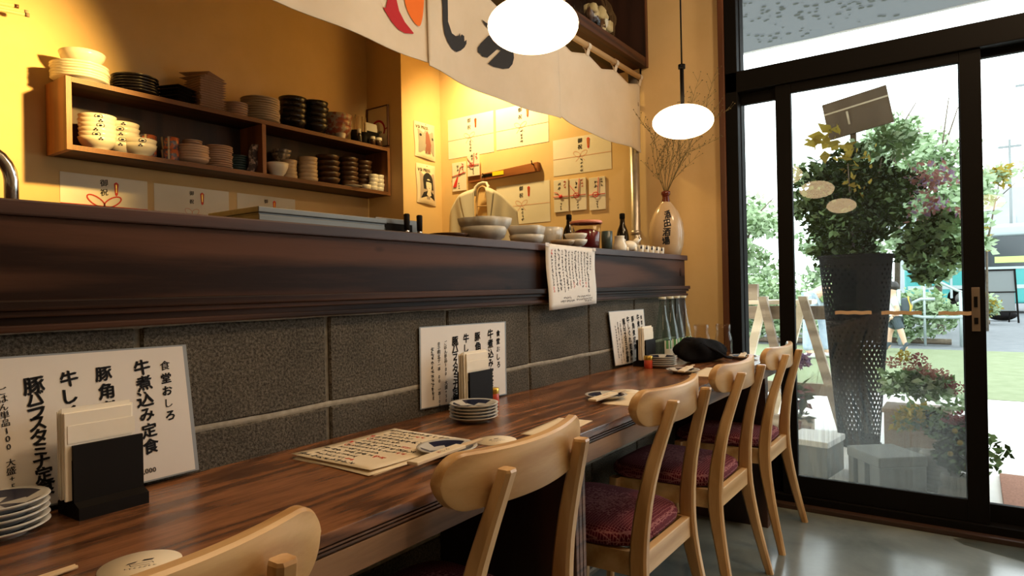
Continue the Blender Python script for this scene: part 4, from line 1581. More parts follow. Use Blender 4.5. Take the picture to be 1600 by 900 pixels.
def gift_paper(W_, H_, place_fn, label, names=5, big=1.0, line_mi=2, th=.0007):
    t = thing('gift_paper', label, 'paper', (0, 0, 0), 0, 'white celebration gift papers on the kitchen walls')
    build('paper', slab_sheet([place_fn(0, H_, 0), place_fn(W_, H_, 0), place_fn(W_, 0, 0), place_fn(0, 0, 0)], .0006), M_noshi, t)
    m = MB()
    fn = lambda a, b: place_fn(a, b, .0012)
    strip(m, [(0, H_ * .46), (W_, H_ * .46)], .0022 if big < 1.1 else .004, fn, line_mi)
    cx = W_ * .48
    strip(m, loop(cx, H_ * .46, .026 * big * (1.4 if big > 1.1 else 1), .013 * (1.4 if big > 1.1 else 1), .55), .0022 if big < 1.1 else .006, fn, line_mi)
    strip(m, loop(cx, H_ * .46, .026 * big * (1.4 if big > 1.1 else 1), .013 * (1.4 if big > 1.1 else 1), PI - .55), .0022 if big < 1.1 else .006, fn, line_mi)
    strip(m, [(cx, H_ * .46), (cx - .03, H_ * .33)], .0022, fn, line_mi)
    strip(m, [(cx, H_ * .46), (cx + .03, H_ * .33)], .0022, fn, line_mi)
    for i, ch in enumerate('御祝'):
        glyph(m, ch, cx - .002, H_ * (.88 - .17 * i), .030 * big, fn, 0, jit=.08)
    for i in range(names):
        scribble(m, cx + .008, H_ * .36 - .021 * i, .018 * big, fn, 0, 5)
    # red and gold ornament, upper right
    ox, oy = W_ * .62, H_ * .80
    m.poly([fn(ox - .010, oy + .022), fn(ox, oy + .030), fn(ox + .010, oy + .022), fn(ox + .006, oy - .03), fn(ox, oy - .036), fn(ox - .006, oy - .03)], 1)
    m.poly([place_fn(ox + a, oy + b, .0016) for a, b in ((-.003, .018), (.003, .018), (.002, -.02), (-.002, -.02))], 3)
    build('writing', m, [M_ink, M_red, M_pink, M_gold], t, fix=False)
    return t


def on_street(y0, z0, x=X1):
    return lambda a, b, l: (x - .002 - l, y0 - a, z0 + b)


gift_paper(.383, .265, on_street(1.703, 1.950), 'white celebration paper, upper left on the yellow end wall', 4)
gift_paper(.393, .258, on_street(1.300, 1.955), 'white celebration paper, upper middle on the yellow end wall under the banner', 4)
gift_paper(.386, .215, on_street(.878, 1.740), 'white celebration paper on the right of the yellow end wall above three envelopes', 4)
gift_paper(.40, .250, on_street(1.307, 1.473), 'white celebration paper below the wooden peg rail', 4)
on_back = lambda x0, z0: (lambda a, b, l: (x0 + a, 2.088 - l, z0 + b))
gift_paper(.371, .255, on_back(1.191, 1.370), 'white celebration paper below the left end of the wall shelf', 3, 1.15, 1)
gift_paper(.392, .252, on_back(1.593, 1.370), 'white celebration paper below the middle of the wall shelf', 3, .8)
gift_paper(.372, .250, on_back(2.033, 1.372), 'white celebration paper below the right half of the wall shelf', 3, .8)


def envelope(y0, z0, w, h, label, style, x=X1):
    t = thing('gift_envelope', label, 'envelope', (x - .003, y0, z0), 0, 'slim gift envelopes on the end wall')
    F = lambda a, b, l: (-l, -a, b)
    build('envelope_body', MB().box(-.006, 0, -w, 0, 0, h, .001, 1), M_noshi, t)
    m = MB()
    fn = lambda a, b: F(a, b, .0068)
    for i in range(2):
        scribble(m, w * .42, h * (.86 - .13 * i), .020, fn, 0, 6)
    for i in range(3):
        scribble(m, w * .50, h * (.26 - .085 * i), .014, fn, 0, 5)
    for i in range(3):
        scribble(m, w * .78, h * (.92 - .09 * i), .016, fn, 1 if style != 2 else 0, 5)
    build('writing', m, [M_ink, M_red], t, fix=False)
    m = MB()
    P = lambda a, b, l=.010: F(a, b, l)
    if style in (0, 2):
        m.tube([P(0, h * .47), P(w, h * .47)], .0022, 6)
        m.tube([P(w * .5 + .018 * math.cos(q) - .008, h * .47 + .014 * math.sin(q), .012) for q in [2 * PI * i / 12 for i in range(13)]], .0022, 6, cap=False)
        m.tube([P(w * .55, h * .47), P(w * .62, h * .98)], .0022, 6)
        if style == 0:
            m.tube([P(w * .5, h * .45), P(w * .02, h * .80)], .0016, 6)
    elif style == 1:
        m.tube([P(0, h * .48), P(w, h * .46)], .0022, 6)
        m.tube([P(w * .5, h * .47), P(w * .25, h * .60), P(w * .05, h * .62)], .0018, 6)
        m.blob(P(w * .5, h * .47), (.006, .012, .012), 2, .2)
    else:
        m.tube([P(0, h * .52), P(w, h * .62)], .0024, 6)
        m.tube([P(w * .5, h * .55), P(w * .62, h * .80), P(w * .80, h * .86), P(w * .85, h * .62), P(w * .55, h * .55)], .0026, 6)
        m.sweep([[F(w * .42 + a, h * .50, .008 + b) for a, b in ((-.004, 0), (.004, 0), (.004, .003), (-.004, .003))],
                 [F(w * .22 + a, h * .14, .008 + b) for a, b in ((-.018, 0), (.012, 0), (.012, .003), (-.018, .003))]])
    build('cord', m, M_redcord, t)
    return t


envelope(.875, 1.522, .100, .192, 'left of the three slim gift envelopes in a row, with a dark knot', 1)
envelope(.764, 1.522, .108, .188, 'middle of the three slim gift envelopes in a row, with a red bow', 0)
envelope(.636, 1.514, .105, .188, 'right of the three slim gift envelopes in a row, with a red cord', 2)
envelope(1.668, 1.728, .118, .190, 'slim gift envelope with a wide red ribbon, left of the peg rail', 3)
envelope(1.508, 1.806, .098, .150, 'small white gift envelope resting on the left end of the peg rail', 0, X1 - .035)

# wooden peg rail
t = thing('peg_rail', 'short reddish wooden peg rail on the yellow end wall', 'rail', (0, 0, 0))
build('rail_board', MB().prism([(1.512, 1.768), (.972, 1.782), (.972, 1.836), (1.512, 1.806)], 0, 3.318, 3.349), M_rail, t)
for y, z in ((1.00, 1.823), (1.375, 1.790)):
    build('peg', MB().tube([(3.318, y, z), (3.300, y, z), (3.294, y, z + .022)], .0035, 8), M_black, t)
build('black_label', MB().box(3.3155, 3.3178, 1.315, 1.400, 1.790, 1.808), M_black, t)
build('yellow_label', MB().box(3.3150, 3.3178, 1.225, 1.312, 1.790, 1.815), base('yellow_tape', (.85, .70, .02), .5), t)

# hanger and chef's coat
t = thing('coat_hanger', 'pale wooden coat hanger hanging from the peg rail', 'hanger', (3.293, 1.375, 1.44))
build('hook', MB().tube([(.004, 0, .352), (-.004, 0, .362), (-.012, 0, .352), (-.006, .0, .335), (0, 0, .285)], .002, 8), M_chrome, t)
m = MB()
arch = [(0, .052, .10), (0, .050, .20), (0, .036, .262), (0, .012, .284), (0, -.018, .278), (0, -.046, .240), (0, -.060, .190)]
P_ = lerp_path([list(a) for a in arch], 24)
m.tube(P_, .0075, 10)
build('arch', m, M_rod, t)
build('bar', MB().tube([(0, .050, .165), (0, -.058, .158)], .004, 8), M_rod, t)
t = thing('chef_coat', 'white chef coat hanging open on the wooden hanger', 'coat', (3.305, 1.375, 1.17))
m = MB()


def coatf(side):
    def f(u, v):
        # u: collar -> shoulder -> sleeve edge, v: top -> hem
        y = side * (.045 + .235 * u + .045 * v * u + .008 * math.sin(v * 5 + u * 4))
        z = .545 - .055 * u - .115 * u ** 2.2 - (.50 - .06 * u) * v
        x = -.026 - .046 * math.sin(PI * min(1, .12 + .88 * u)) * (1 - .25 * v) + (.004 + .012 * v) * math.sin(u * 13 + v * 2.5)
        return (x, y, z)
    return f


for s in (-1, 1):
    m.grid(coatf(s), 30, 26)
o = build('coat_body', m, cloth('coat_cotton', (.80, .76, .68), .15), t, fix=False)
o.modifiers.new('thick', 'SOLIDIFY').thickness = .003
for s in (-1, 1):
    m = MB()
    m.grid(lambda u, v: (coatf(s)(.02 + .34 * u * (1 - .7 * v), .02 + .62 * v)[0] - .006 - .006 * math.sin(PI * u), coatf(s)(.02 + .34 * u * (1 - .7 * v), .02 + .62 * v)[1], coatf(s)(.02 + .34 * u * (1 - .7 * v), .02 + .62 * v)[2]), 10, 16)
    build('lapel', m, cloth('lapel_cotton', (.82, .78, .70), .15), t, fix=False).modifiers.new('thick', 'SOLIDIFY').thickness = .002
build('collar', MB().tube([(-.03, .050, .50), (-.022, .052, .555), (-.012, .03, .575), (-.010, 0, .580), (-.012, -.03, .575), (-.022, -.052, .555), (-.03, -.050, .50)], .010, 10), cloth('collar_cotton', (.82, .78, .70), .15), t)

# galvanised pipe on the end wall
t = thing('wall_pipe', 'vertical galvanised pipe on the end wall beside the vase', 'pipe', (3.305, .332, 0))
build('pipe', MB().tube([(0, 0, .0), (0, 0, 2.24)], .026, 20), M_pipe, t)
for z in (1.35, 2.05):
    build('bracket', MB().lathe([(.026, z), (.030, z + .002), (.030, z + .022), (.026, z + .024)], seg=20).box(.02, .0445, -.008, .008, z + .002, z + .022), M_pipe, t)

# two printed pouches on the pillar


def pouch(x0, x1, z0, z1, label, kind):
    t = thing('printed_pouch', label, 'poster', (x0, 1.772, z0), 0, 'printed cloth pouches on the pillar')
    w, h = x1 - x0, z1 - z0
    b = lambda u, v: .003 + .018 * (math.sin(PI * u) ** .7) * (math.sin(PI * v) ** .5) + .006 * math.sin(PI * u) * (1 - v)
    m = MB()
    m.grid(lambda u, v: (u * w + .004 * math.sin(v * 6), -b(u, v), v * h + .006 * math.cos(u * PI) * (1 - v)), 18, 24)
    m.grid(lambda u, v: (u * w + .004 * math.sin(v * 6), -.001, v * h + .006 * math.cos(u * PI) * (1 - v)), 18, 24)
    build('pouch_body', m, M_cream, t)
    fn = lambda a, c: (a * w + .004 * math.sin(c * 6), -b(min(max(a, 0.001), .999), min(max(c, .001), .999)) - .0014, c * h + .006 * math.cos(a * PI) * (1 - c))

    def patch(m, pts, mi, n=1):
        cx, cy = sum(p[0] for p in pts) / len(pts), sum(p[1] for p in pts) / len(pts)
        for p, q in zip(pts, pts[1:] + pts[:1]):
            for k in range(5):
                a0, a1 = k / 5, (k + 1) / 5
                L = lambda P, s: (cx + (P[0] - cx) * s, cy + (P[1] - cy) * s)
                q4 = [L(p, a0), L(q, a0), L(q, a1), L(p, a1)]
                if k == 0:
                    q4 = q4[1:]
                m.poly([fn(*z) for z in q4], mi)
    m = MB()
    sq = [(.12, .12), (.5, .12), (.88, .12), (.88, .45), (.88, .78), (.5, .78), (.12, .78), (.12, .45)]
    patch(m, sq, 0)
    E = lambda cx, cy, rx, ry, n=14: [(cx + rx * math.cos(2 * PI * i / n), cy + ry * math.sin(2 * PI * i / n)) for i in range(n)]
    b0 = b
    if kind == 1:
        b = lambda u, v: b0(u, v) + .0006
        patch(m, [(.40, .14), (.66, .14), (.68, .40), (.62, .66), (.54, .76), (.46, .70), (.40, .45)], 2)
        patch(m, E(.22, .62, .05, .04, 8), 1)
        patch(m, E(.80, .58, .05, .04, 8), 1)
    else:
        b = lambda u, v: b0(u, v) + .0006
        patch(m, E(.50, .58, .26, .20), 1)
        patch(m, [(.24, .58), (.34, .58), (.36, .36), (.25, .36)], 1)
        patch(m, [(.66, .58), (.76, .58), (.75, .36), (.64, .36)], 1)
        patch(m, [(.15, .13), (.85, .13), (.76, .27), (.58, .32), (.42, .32), (.24, .27)], 1)
        b = lambda u, v: b0(u, v) + .0012
        patch(m, E(.50, .47, .145, .155), 3)
        patch(m, [(.44, .36), (.56, .36), (.62, .22), (.5, .17), (.38, .22)], 3)
        b = lambda u, v: b0(u, v) + .0018
        patch(m, [(.34, .60), (.66, .60), (.63, .53), (.37, .54)], 1)
        patch(m, E(.44, .49, .02, .008, 6), 1)
        patch(m, E(.56, .49, .02, .008, 6), 1)
        patch(m, E(.50, .39, .03, .008, 6), 2)
    build('print', m, [base('print_grey_' + str(kind), (.34, .32, .28) if kind == 1 else (.42, .34, .28), .8), M_ink, base('print_brown_' + str(kind), (.26, .10, .07), .8), base('print_pale_' + str(kind), (.80, .70, .56), .8)], t, fix=False)
    m = MB()
    line(m, 'VSI PRESS', .010, h * .80, .030, lambda a, c: fn(a / w, c / h), 0, .82)
    build('writing', m, M_ink, t, fix=False)
    build('pin', MB().blob((w * .5, -.012, h * .95), (.004, .004, .004), 2), M_rod, t)


pouch(3.092, 3.288, 1.940, 2.175, 'upper printed cream pouch on the pillar, with a brown figure', 1)
pouch(3.104, 3.286, 1.640, 1.903, 'lower printed cream pouch on the pillar, with a bobbed dark haired face', 2)

# framed picture on the pillar's side
t = thing('picture_frame', 'thin framed picture with a dark red arc at the right end of the shelf', 'picture', (2.981, 2.082, 2.005))
m = MB()
for y0, y1, z0, z1 in ((0, -.196, 0, .006), (0, -.196, .262, .268), (0, -.006, 0, .268), (-.190, -.196, 0, .268)):
    m.box(-.012, 0, min(y0, y1), max(y0, y1), z0, z1)
build('frame', m, base('dark_thin_frame', (.09, .03, .015), .5), t)
build('picture_sheet', MB().box(-.005, -.001, -.190, -.006, .006, .262), M_cream, t)
m = MB()
strip(m, [(.10 + .060 * math.cos(q), .115 + .060 * math.sin(q)) for q in [-.5 + (PI + 1.0) * i / 16 for i in range(17)]], .014, lambda a, b: (-.0058, -a, b), 0)
strip(m, [(.165, .115), (.185, .12)], .008, lambda a, b: (-.0058, -a, b), 0)
for i in range(5):
    scribble(m, .06 + .018 * i, .10, .02, lambda a, b: (-.0058, -a, b), 1)
build('print', m, [M_crimson, M_ink], t, fix=False)

# swing arm towel rail at the upper left
t = thing('swing_arm_rail', 'pale rods with end caps poking in at the upper left corner', 'towel rail', (.70, 2.088, 2.20))
build('wall_plate', MB().box(-.03, .0, -.012, 0, -.03, .09, .003), M_rod, t)
for k, (x1, y1, z0, z1) in enumerate(((.325, -.08, .052, .066), (.352, -.10, .040, .046), (.335, -.16, .030, .013))):
    a = build('arm', MB().tube([(-.015, -.012, z0), (x1 - .014, y1, z1)], .0075, 10), M_rod, t)
    build('end_cap', MB().tube([(x1 - .014, y1, z1), (x1, y1 - .003, z1)], .0085, 10), M_outwood if k else M_brownglaze, a)

# ---------------------------------------------------------------- OVERHEAD SHELF, NOREN BANNER
t = thing('overhead_shelf', 'dark wooden overhead shelf above the white banner', 'shelf', (0, 0, 0))
build('front_beam', MB().box(-1.6, 3.348, .262, .300, 2.262, 2.312, .002), M_shelf, t)
build('shelf_deck', MB().box(-1.6, 3.348, .300, .62, 2.268, 2.292), M_dark, t)
build('back_board', MB().box(-1.6, 3.348, .62, .64, 2.268, 2.949), M_panelwood, t)
build('end_board', MB().box(3.322, 3.348, .264, .62, 2.292, 2.949, .001), M_panelwood, t)
build('end_trim', MB().box(3.322, 3.349, .258, .264, 2.262, 2.949, .001), M_trim, t)

t = thing('curtain_rod', 'pale wooden rod carrying the white banner', 'rod', (0, 0, 0))
build('rod', MB().tube([(-1.4, .300, 2.212), (3.346, .300, 2.212)], .014, 14), M_rod, t)
for x in (3.338, 1.2, -.8):
    build('bracket', MB().box(x - .006, x + .006, .298, .304, 2.222, 2.264), M_black, t)


def ny(x, z):
    """wave of the hanging cloth"""
    k = min(1, max(0, (2.19 - z) / .3))
    return .300 + k * (.011 * math.sin(7.3 * x + .6) + .006 * math.sin(17 * x + 1.7) + .010 * math.sin(3.1 * x + 2))


PAN = [(-.90, -.05, 1.835, 1.83), (-.04, .795, 1.835, 1.83), (.80, 1.660, 1.822, 1.838), (1.612, 2.452, 1.808, 1.806), (2.420, 3.335, 1.822, 1.792)]
PLAB = ['hidden', 'white banner panel at the upper left, almost all above the frame', 'white banner panel with the red and orange sign', 'white banner panel with the black brush signs behind the large lamp', 'plain white banner panel at the right end, next to the small lamp']
for i, (xa, xb, za, zb) in enumerate(PAN):
    if i < 2:
        continue
    t = thing('noren_panel', PLAB[i], 'banner', (0, 0, 0), 0, 'white noren banner panels over the bar counter')
    off = -.005 if i % 2 else .004
    n_loops = 4
    lx = [xa + .02 + (xb - xa - .035) * k / (n_loops - 1) for k in range(n_loops)]

    def cf(u, v, xa=xa, xb=xb, za=za, zb=zb, lx=lx, off=off):
        x = xa + (xb - xa) * u
        d = 1
        for a, b in zip(lx, lx[1:]):
            if a <= x <= b:
                d = math.sin(PI * (x - a) / (b - a))
        if x < lx[0] or x > lx[-1]:
            d = .1
        top = 2.176 - .034 * (1 - abs(2 * ((x - lx[0]) / (lx[1] - lx[0]) % 1) - 1)) if lx[0] < x < lx[-1] else 2.172
        bot = za + (zb - za) * u + .010 * math.sin(u * 5 + xa)
        z = bot + (top - bot) * v
        return (x + .006 * (1 - v) * math.sin(x * 9), ny(x, z) + off, z)
    m = MB()
    m.grid(cf, 64, 24)
    o = build('cloth', m, M_noren, t, fix=False)
    o.modifiers.new('thick', 'SOLIDIFY').thickness = .0014
    m = MB()
    m.grid(lambda u, v: (cf(u, .045 * v)[0], cf(u, .045 * v)[1] - .0022, cf(u, .045 * v)[2]), 64, 2)
    build('hem', m, M_noren, t, fix=False)
    for x in lx:
        m = MB()
        ring = []
        for k in range(15):
            a = -PI / 2 + 2 * PI * k / 14
            ring.append((.300 + off * .5 + .0175 * math.cos(a), 2.2105 + .0175 * math.sin(a) - (.026 if k in (0, 14) else 0)))
        for (y0, z0), (y1, z1) in zip(ring, ring[1:]):
            m.quad((x - .013, y0, z0), (x + .013, y0, z0), (x + .013, y1, z1), (x - .013, y1, z1))
        build('loop', m, M_noren, t, fix=False).modifiers.new('thick', 'SOLIDIFY').thickness = .0014
    if i in (2, 3):
        def sign(pts, mat, nm):
            m = MB()
            m.bm.faces.new([m.bm.verts.new((x, 0, z)) for x, z in pts])
            bmesh.ops.triangulate(m.bm, faces=m.bm.faces)
            bmesh.ops.subdivide_edges(m.bm, edges=m.bm.edges, cuts=5, use_grid_fill=True)
            for v in m.bm.verts:
                v.co.y = ny(v.co.x, v.co.z) + off - .0035
            build(nm, m, mat, t, fix=False)

        def smooth(p, n=5):
            out = []
            N_ = len(p)
            for k in range(N_):
                p0, p1, p2, p3 = p[(k - 1) % N_], p[k], p[(k + 1) % N_], p[(k + 2) % N_]
                for s in range(n):
                    u = s / n
                    out.append(tuple(.5 * (2 * b + (c - a) * u + (2 * a - 5 * b + 4 * c - d) * u * u + (3 * b - a - 3 * c + d) * u ** 3) for a, b, c, d in zip(p0, p1, p2, p3)))
            return out
        if i == 2:
            sign([(1.396, 1.962), (1.414, 1.943), (1.433, 1.944), (1.443, 1.962), (1.446, 2.00), (1.452, 2.03), (1.462, 2.03), (1.470, 1.995), (1.487, 1.957), (1.512, 1.930), (1.552, 1.907), (1.548, 1.903), (1.512, 1.894), (1.482, 1.896), (1.452, 1.910), (1.422, 1.933)], M_crimson, 'red_crescent')
            sign(smooth([(1.512, 2.03), (1.513, 2.0), (1.527, 1.968), (1.553, 1.944), (1.577, 1.937), (1.590, 1.955), (1.600, 2.0), (1.602, 2.06), (1.565, 2.075), (1.53, 2.06)]), M_orange, 'orange_bead')
        else:
            sign([(1.682, 2.11), (1.716, 2.12), (1.720, 2.07), (1.722, 2.03), (1.723, 2.0), (1.733, 1.978), (1.748, 1.968), (1.772, 1.966), (1.790, 1.974), (1.796, 1.985), (1.800, 1.970), (1.808, 1.984), (1.812, 1.968), (1.823, 1.982), (1.825, 1.964), (1.837, 1.973), (1.838, 1.960), (1.827, 1.943), (1.806, 1.926), (1.780, 1.913), (1.752, 1.915), (1.722, 1.930), (1.702, 1.952), (1.693, 1.985), (1.693, 2.03), (1.690, 2.07)], M_ink, 'black_sign')
            sign([(1.900, 1.963), (1.916, 1.984), (1.955, 2.022), (2.023, 2.049), (2.093, 2.043), (2.109, 2.007), (2.112, 1.980), (2.101, 1.953), (2.077, 1.930), (2.039, 1.918), (1.985, 1.913), (1.955, 1.918), (2.008, 1.930), (2.037, 1.951), (2.046, 1.973), (2.026, 1.986), (2.004, 1.984), (1.978, 1.969), (1.952, 1.939), (1.939, 1.943), (1.925, 1.937), (1.917, 1.944), (1.901, 1.947)], M_ink, 'black_sign')
            sign([(1.916, 2.070), (1.927, 2.060), (1.943, 2.051), (1.961, 2.047), (1.981, 2.063), (1.957, 2.065), (1.937, 2.066)], M_ink, 'black_sign')

# clear bag of dried goods and a carton on the overhead shelf
t = thing('food_bag', 'clear plastic bag of pale dried food on the overhead shelf', 'bag', (2.87, .318, 2.293))
m = MB()


def fbag(u, v):
    a = 2 * PI * u
    r = (abs(math.cos(a)) ** 3 + abs(math.sin(a)) ** 3) ** (-1 / 3)
    k = math.sin(PI * min(1, .06 + .94 * v) * .93) ** .4
    n_ = 1 + .05 * math.sin(6 * a + 9 * v) + .05 * math.sin(11 * a - 5 * v)
    return (.155 * r * math.cos(a) * k * n_ + .01 * math.sin(v * 9), .055 * r * math.sin(a) * k * n_, .20 * v)


m.grid(fbag, 48, 18)
bmesh.ops.remove_doubles(m.bm, verts=m.bm.verts, dist=1e-5)
build('bag_film', m, M_plastic, t)
m = MB()
rnd = random.Random(5)
for i in range(16):
    m.blob((rnd.uniform(-.10, .09), rnd.uniform(-.02, .02), rnd.uniform(.03, .13)), (rnd.uniform(.025, .045), .022, rnd.uniform(.02, .04)), 2, .2, 0 if i % 3 else 1, i)
build('dried_food', m, [mottled('pale_dried_food', (.50, .45, .26), (.62, .56, .36), 30, .8), M_brownglaze], t)
t = thing('paper_carton', 'pale paper carton lying behind the clear bag on the overhead shelf', 'carton', (2.44, .330, 2.293), .1)
build('carton_body', MB().box(.0, .30, .06, .20, .0, .175, .003), M_cream, t)
build('carton_flap', MB().box(.0, .30, .0565, .0595, .10, .172, .001), M_napkin, t)

# clear vinyl sheet on the floor inside the door
t = thing('floor_sheet', 'glossy clear vinyl sheet on the floor in front of the door', 'mat', (0, 0, 0))
m = MB()
pts = [(3.235, -1.085), (3.262, -1.13), (3.262, -2.0), (2.92, -2.0), (2.95, -1.60), (3.11, -1.31), (3.19, -1.12)]
m.prism(pts, 2, .001, .005)
build('sheet', m, M_vinyl, t)

# ================================================================ OUTDOORS


def leaves(m, c, r, n, size, mi=None, seed=0, shell=.35, flat=.0):
    """small pointed leaves scattered through an ellipsoid"""
    rnd = random.Random(seed)
    for _ in range(n):
        while True:
            p = Vector((rnd.uniform(-1, 1), rnd.uniform(-1, 1), rnd.uniform(-1, 1)))
            if shell < p.length < 1:
                break
        q = Vector((c[0] + p.x * r[0], c[1] + p.y * r[1], c[2] + p.z * r[2]))
        d = Vector((rnd.gauss(0, 1), rnd.gauss(0, 1), rnd.gauss(0, .6))).normalized()
        e = d.cross(Vector((rnd.gauss(0, 1), rnd.gauss(0, 1), rnd.gauss(0, 1)))).normalized()
        L = size * rnd.uniform(.6, 1.3)
        w = L * .30
        k = rnd.choice(mi) if mi else 0
        m.poly([q, q + d * L * .4 + e * w, q + d * L, q + d * L * .4 - e * w], k)
    return m


def clumps(m, c, r, n_cl, per, cl_r, size, mi=None, seed=0):
    rnd = random.Random(seed)
    for i in range(n_cl):
        while True:
            p = Vector((rnd.uniform(-1, 1), rnd.uniform(-1, 1), rnd.uniform(-1, 1)))
            if p.length < 1:
                break
        k = cl_r * rnd.uniform(.6, 1.2)
        leaves(m, (c[0] + p.x * r[0], c[1] + p.y * r[1], c[2] + p.z * r[2]), (k, k, k * .7), per, size, mi, seed * 100 + i, .1)
    return m


GZ = -.02
# perforated planter with a large arrangement
PX, PY = 4.893, -.527
t = thing('perforated_planter', 'tall tapered black planter pierced with holes outside the glass door', 'planter', (PX, PY, GZ))
m = MB()
nu, nv = 64, 44
Hh = 1.27


def pr(v):
    return .122 + (.222 - .122) * v


V = {}


def pv(i, j):
    key = (i % nu, j)
    if key not in V:
        a = 2 * PI * (i % nu) / nu
        r = pr(j / nv)
        V[key] = m.bm.verts.new((r * math.cos(a), r * math.sin(a), Hh * j / nv))
    return V[key]


for j in range(nv):
    for i in range(nu):
        q = [pv(i, j), pv(i + 1, j), pv(i + 1, j + 1), pv(i, j + 1)]
        if j in (0, 1, nv - 1, nv - 2) or (i + j) % 2:
            m.bm.faces.new(q)
        else:
            c = sum((x.co for x in q), Vector()) / 4
            inner = []
            for k in range(4):
                mid = (q[k].co + q[(k + 1) % 4].co) / 2
                inner.append(m.bm.verts.new(c + (mid - c) * .80))
            for k in range(4):
                m.bm.faces.new((q[k], q[(k + 1) % 4], inner[k]))
                m.bm.faces.new((q[(k + 1) % 4], inner[(k + 1) % 4], inner[k]))
build('perforated_shell', m, M_planter, t)
build('rim', MB().lathe([(.218, Hh - .02), (.228, Hh - .018), (.228, Hh), (.216, Hh)], seg=48), M_planter, t)
build('inner_pot', MB().lathe([(0, .72), (.125, .72), (.150, 1.24), (0, 1.235)], seg=30), M_planter, t)
build('base_plate', MB().lathe([(0, 0), (.135, 0), (.135, .02), (0, .02)], seg=30), M_planter, t)

t = thing('flower_arrangement', 'huge dark leafy arrangement standing in the pierced planter', 'plant', (PX, PY, 1.23))
m = MB()
clumps(m, (0, -.02, .40), (.26, .27, .26), 40, 260, .17, .052, [0, 0, 0, 0, 1], 3)
clumps(m, (0, .02, .06), (.14, .16, .10), 12, 150, .11, .05, [0, 0, 0, 1], 5)
clumps(m, (0, .20, .52), (.14, .14, .16), 10, 90, .12, .06, [0, 1, 1], 8)
build('dark_foliage', m, [M_leafd, M_leafg], t, fix=False)
m = MB()
clumps(m, (0, -.42, .05), (.12, .14, .28), 14, 90, .10, .055, [0, 1, 1], 14)
clumps(m, (.05, -.20, .78), (.14, .20, .10), 8, 60, .10, .055, [1, 1, 2], 15)
clumps(m, (.0, .34, .45), (.10, .08, .20), 6, 50, .09, .05, [1, 2], 16)
build('pale_foliage', m, [M_leafd, M_leafg, M_leafl], t, fix=False)
m = MB()
leaves(m, (-.12, .12, .78), (.06, .12, .07), 26, .095, None, 31)
leaves(m, (-.26, -.06, .52), (.05, .10, .12), 26, .06, None, 32)
leaves(m, (-.26, -.04, .66), (.05, .16, .05), 20, .06, None, 33)
build('yellow_leaves', m, M_leafy, t, fix=False)
m = MB()
clumps(m, (-.0, -.45, .42), (.10, .12, .22), 10, 45, .10, .040, [0, 0, 1], 41)
build('pink_blossom', m, [M_pinkfl, M_purple], t, fix=False)
m = MB()
rnd = random.Random(9)
for i in range(18):
    a = rnd.uniform(0, 6.28)
    k = rnd.uniform(.05, .34)
    m.tube([(.03 * math.cos(a), .03 * math.sin(a), -.03), (k * .5 * math.cos(a), k * .5 * math.sin(a), .22), (k * math.cos(a), k * math.sin(a), rnd.uniform(.35, .75))], [.008, .006, .003], 6)
build('stems', m, M_bark, t)

t = thing('placard', 'brown placard on a post rising out of the leafy arrangement', 'sign', (PX + .0, PY, 1.24))
Mb = Matrix.Translation((0, -.03, .955)) @ Matrix.Rotation(-.17, 4, 'X')
build('board', MB().box(-.012, .012, -.195, .195, -.125, .125, .003).move(Mb), M_signb, t)
build('batten', MB().box(-.020, -.012, -.195, .195, .045, .055).box(-.020, -.012, .05, .062, -.06, .03).move(Mb), M_outpale, t)
build('post', MB().box(.012, .045, -.018, .018, .0, .98, .003), M_signb, t)

# trestle with planks
t = thing('plank_trestle', 'weathered wooden trestle with planks laid across, outside the narrow window', 'trestle', (5.3, 0, GZ))
for y0, dy1, dy2 in ((.172, .25, -.21), (-.118, .26, -.26)):
    for k, dy in enumerate((dy1, dy2)):
        x = -.03 if k else .03
        build('leg', MB().sweep([[(x - .022, y0 + dy + a, b) for a, b in ((-.035, 0), (.035, 0), (.035, .004), (-.035, .004))],
                                 [(x - .022, y0 + a, .985 + b) for a, b in ((-.032, 0), (.032, 0), (.032, .01), (-.032, .01))]]).sweep(
            [[(x + .022, y0 + dy + a, b) for a, b in ((-.035, 0), (.035, 0), (.035, .004), (-.035, .004))],
             [(x + .022, y0 + a, .985 + b) for a, b in ((-.032, 0), (.032, 0), (.032, .01), (-.032, .01))]]) if False else
              MB().prism([(y0 + dy - .035, 0), (y0 + dy + .035, 0), (y0 + .03, .99), (y0 - .03, .99)], 0, x - .022, x + .022), M_outwood if k else M_outpale, t)
build('cross_plank', MB().box(.052, .085, -.29, .75, .812, .915, .003), M_outwood, t)
build('top_plank', MB().box(.086, .30, -.16, .75, .925, .960, .003), M_outpale, t)
build('top_block', MB().box(.10, .16, .245, .34, .961, 1.09, .003), M_outwood, t)
build('low_plank', MB().box(.053, .085, -.27, .80, .235, .325, .003), M_outwood, t)
build('low_step', MB().box(-.16, -.10, -.20, .75, .0, .10, .003), M_outwood, t)

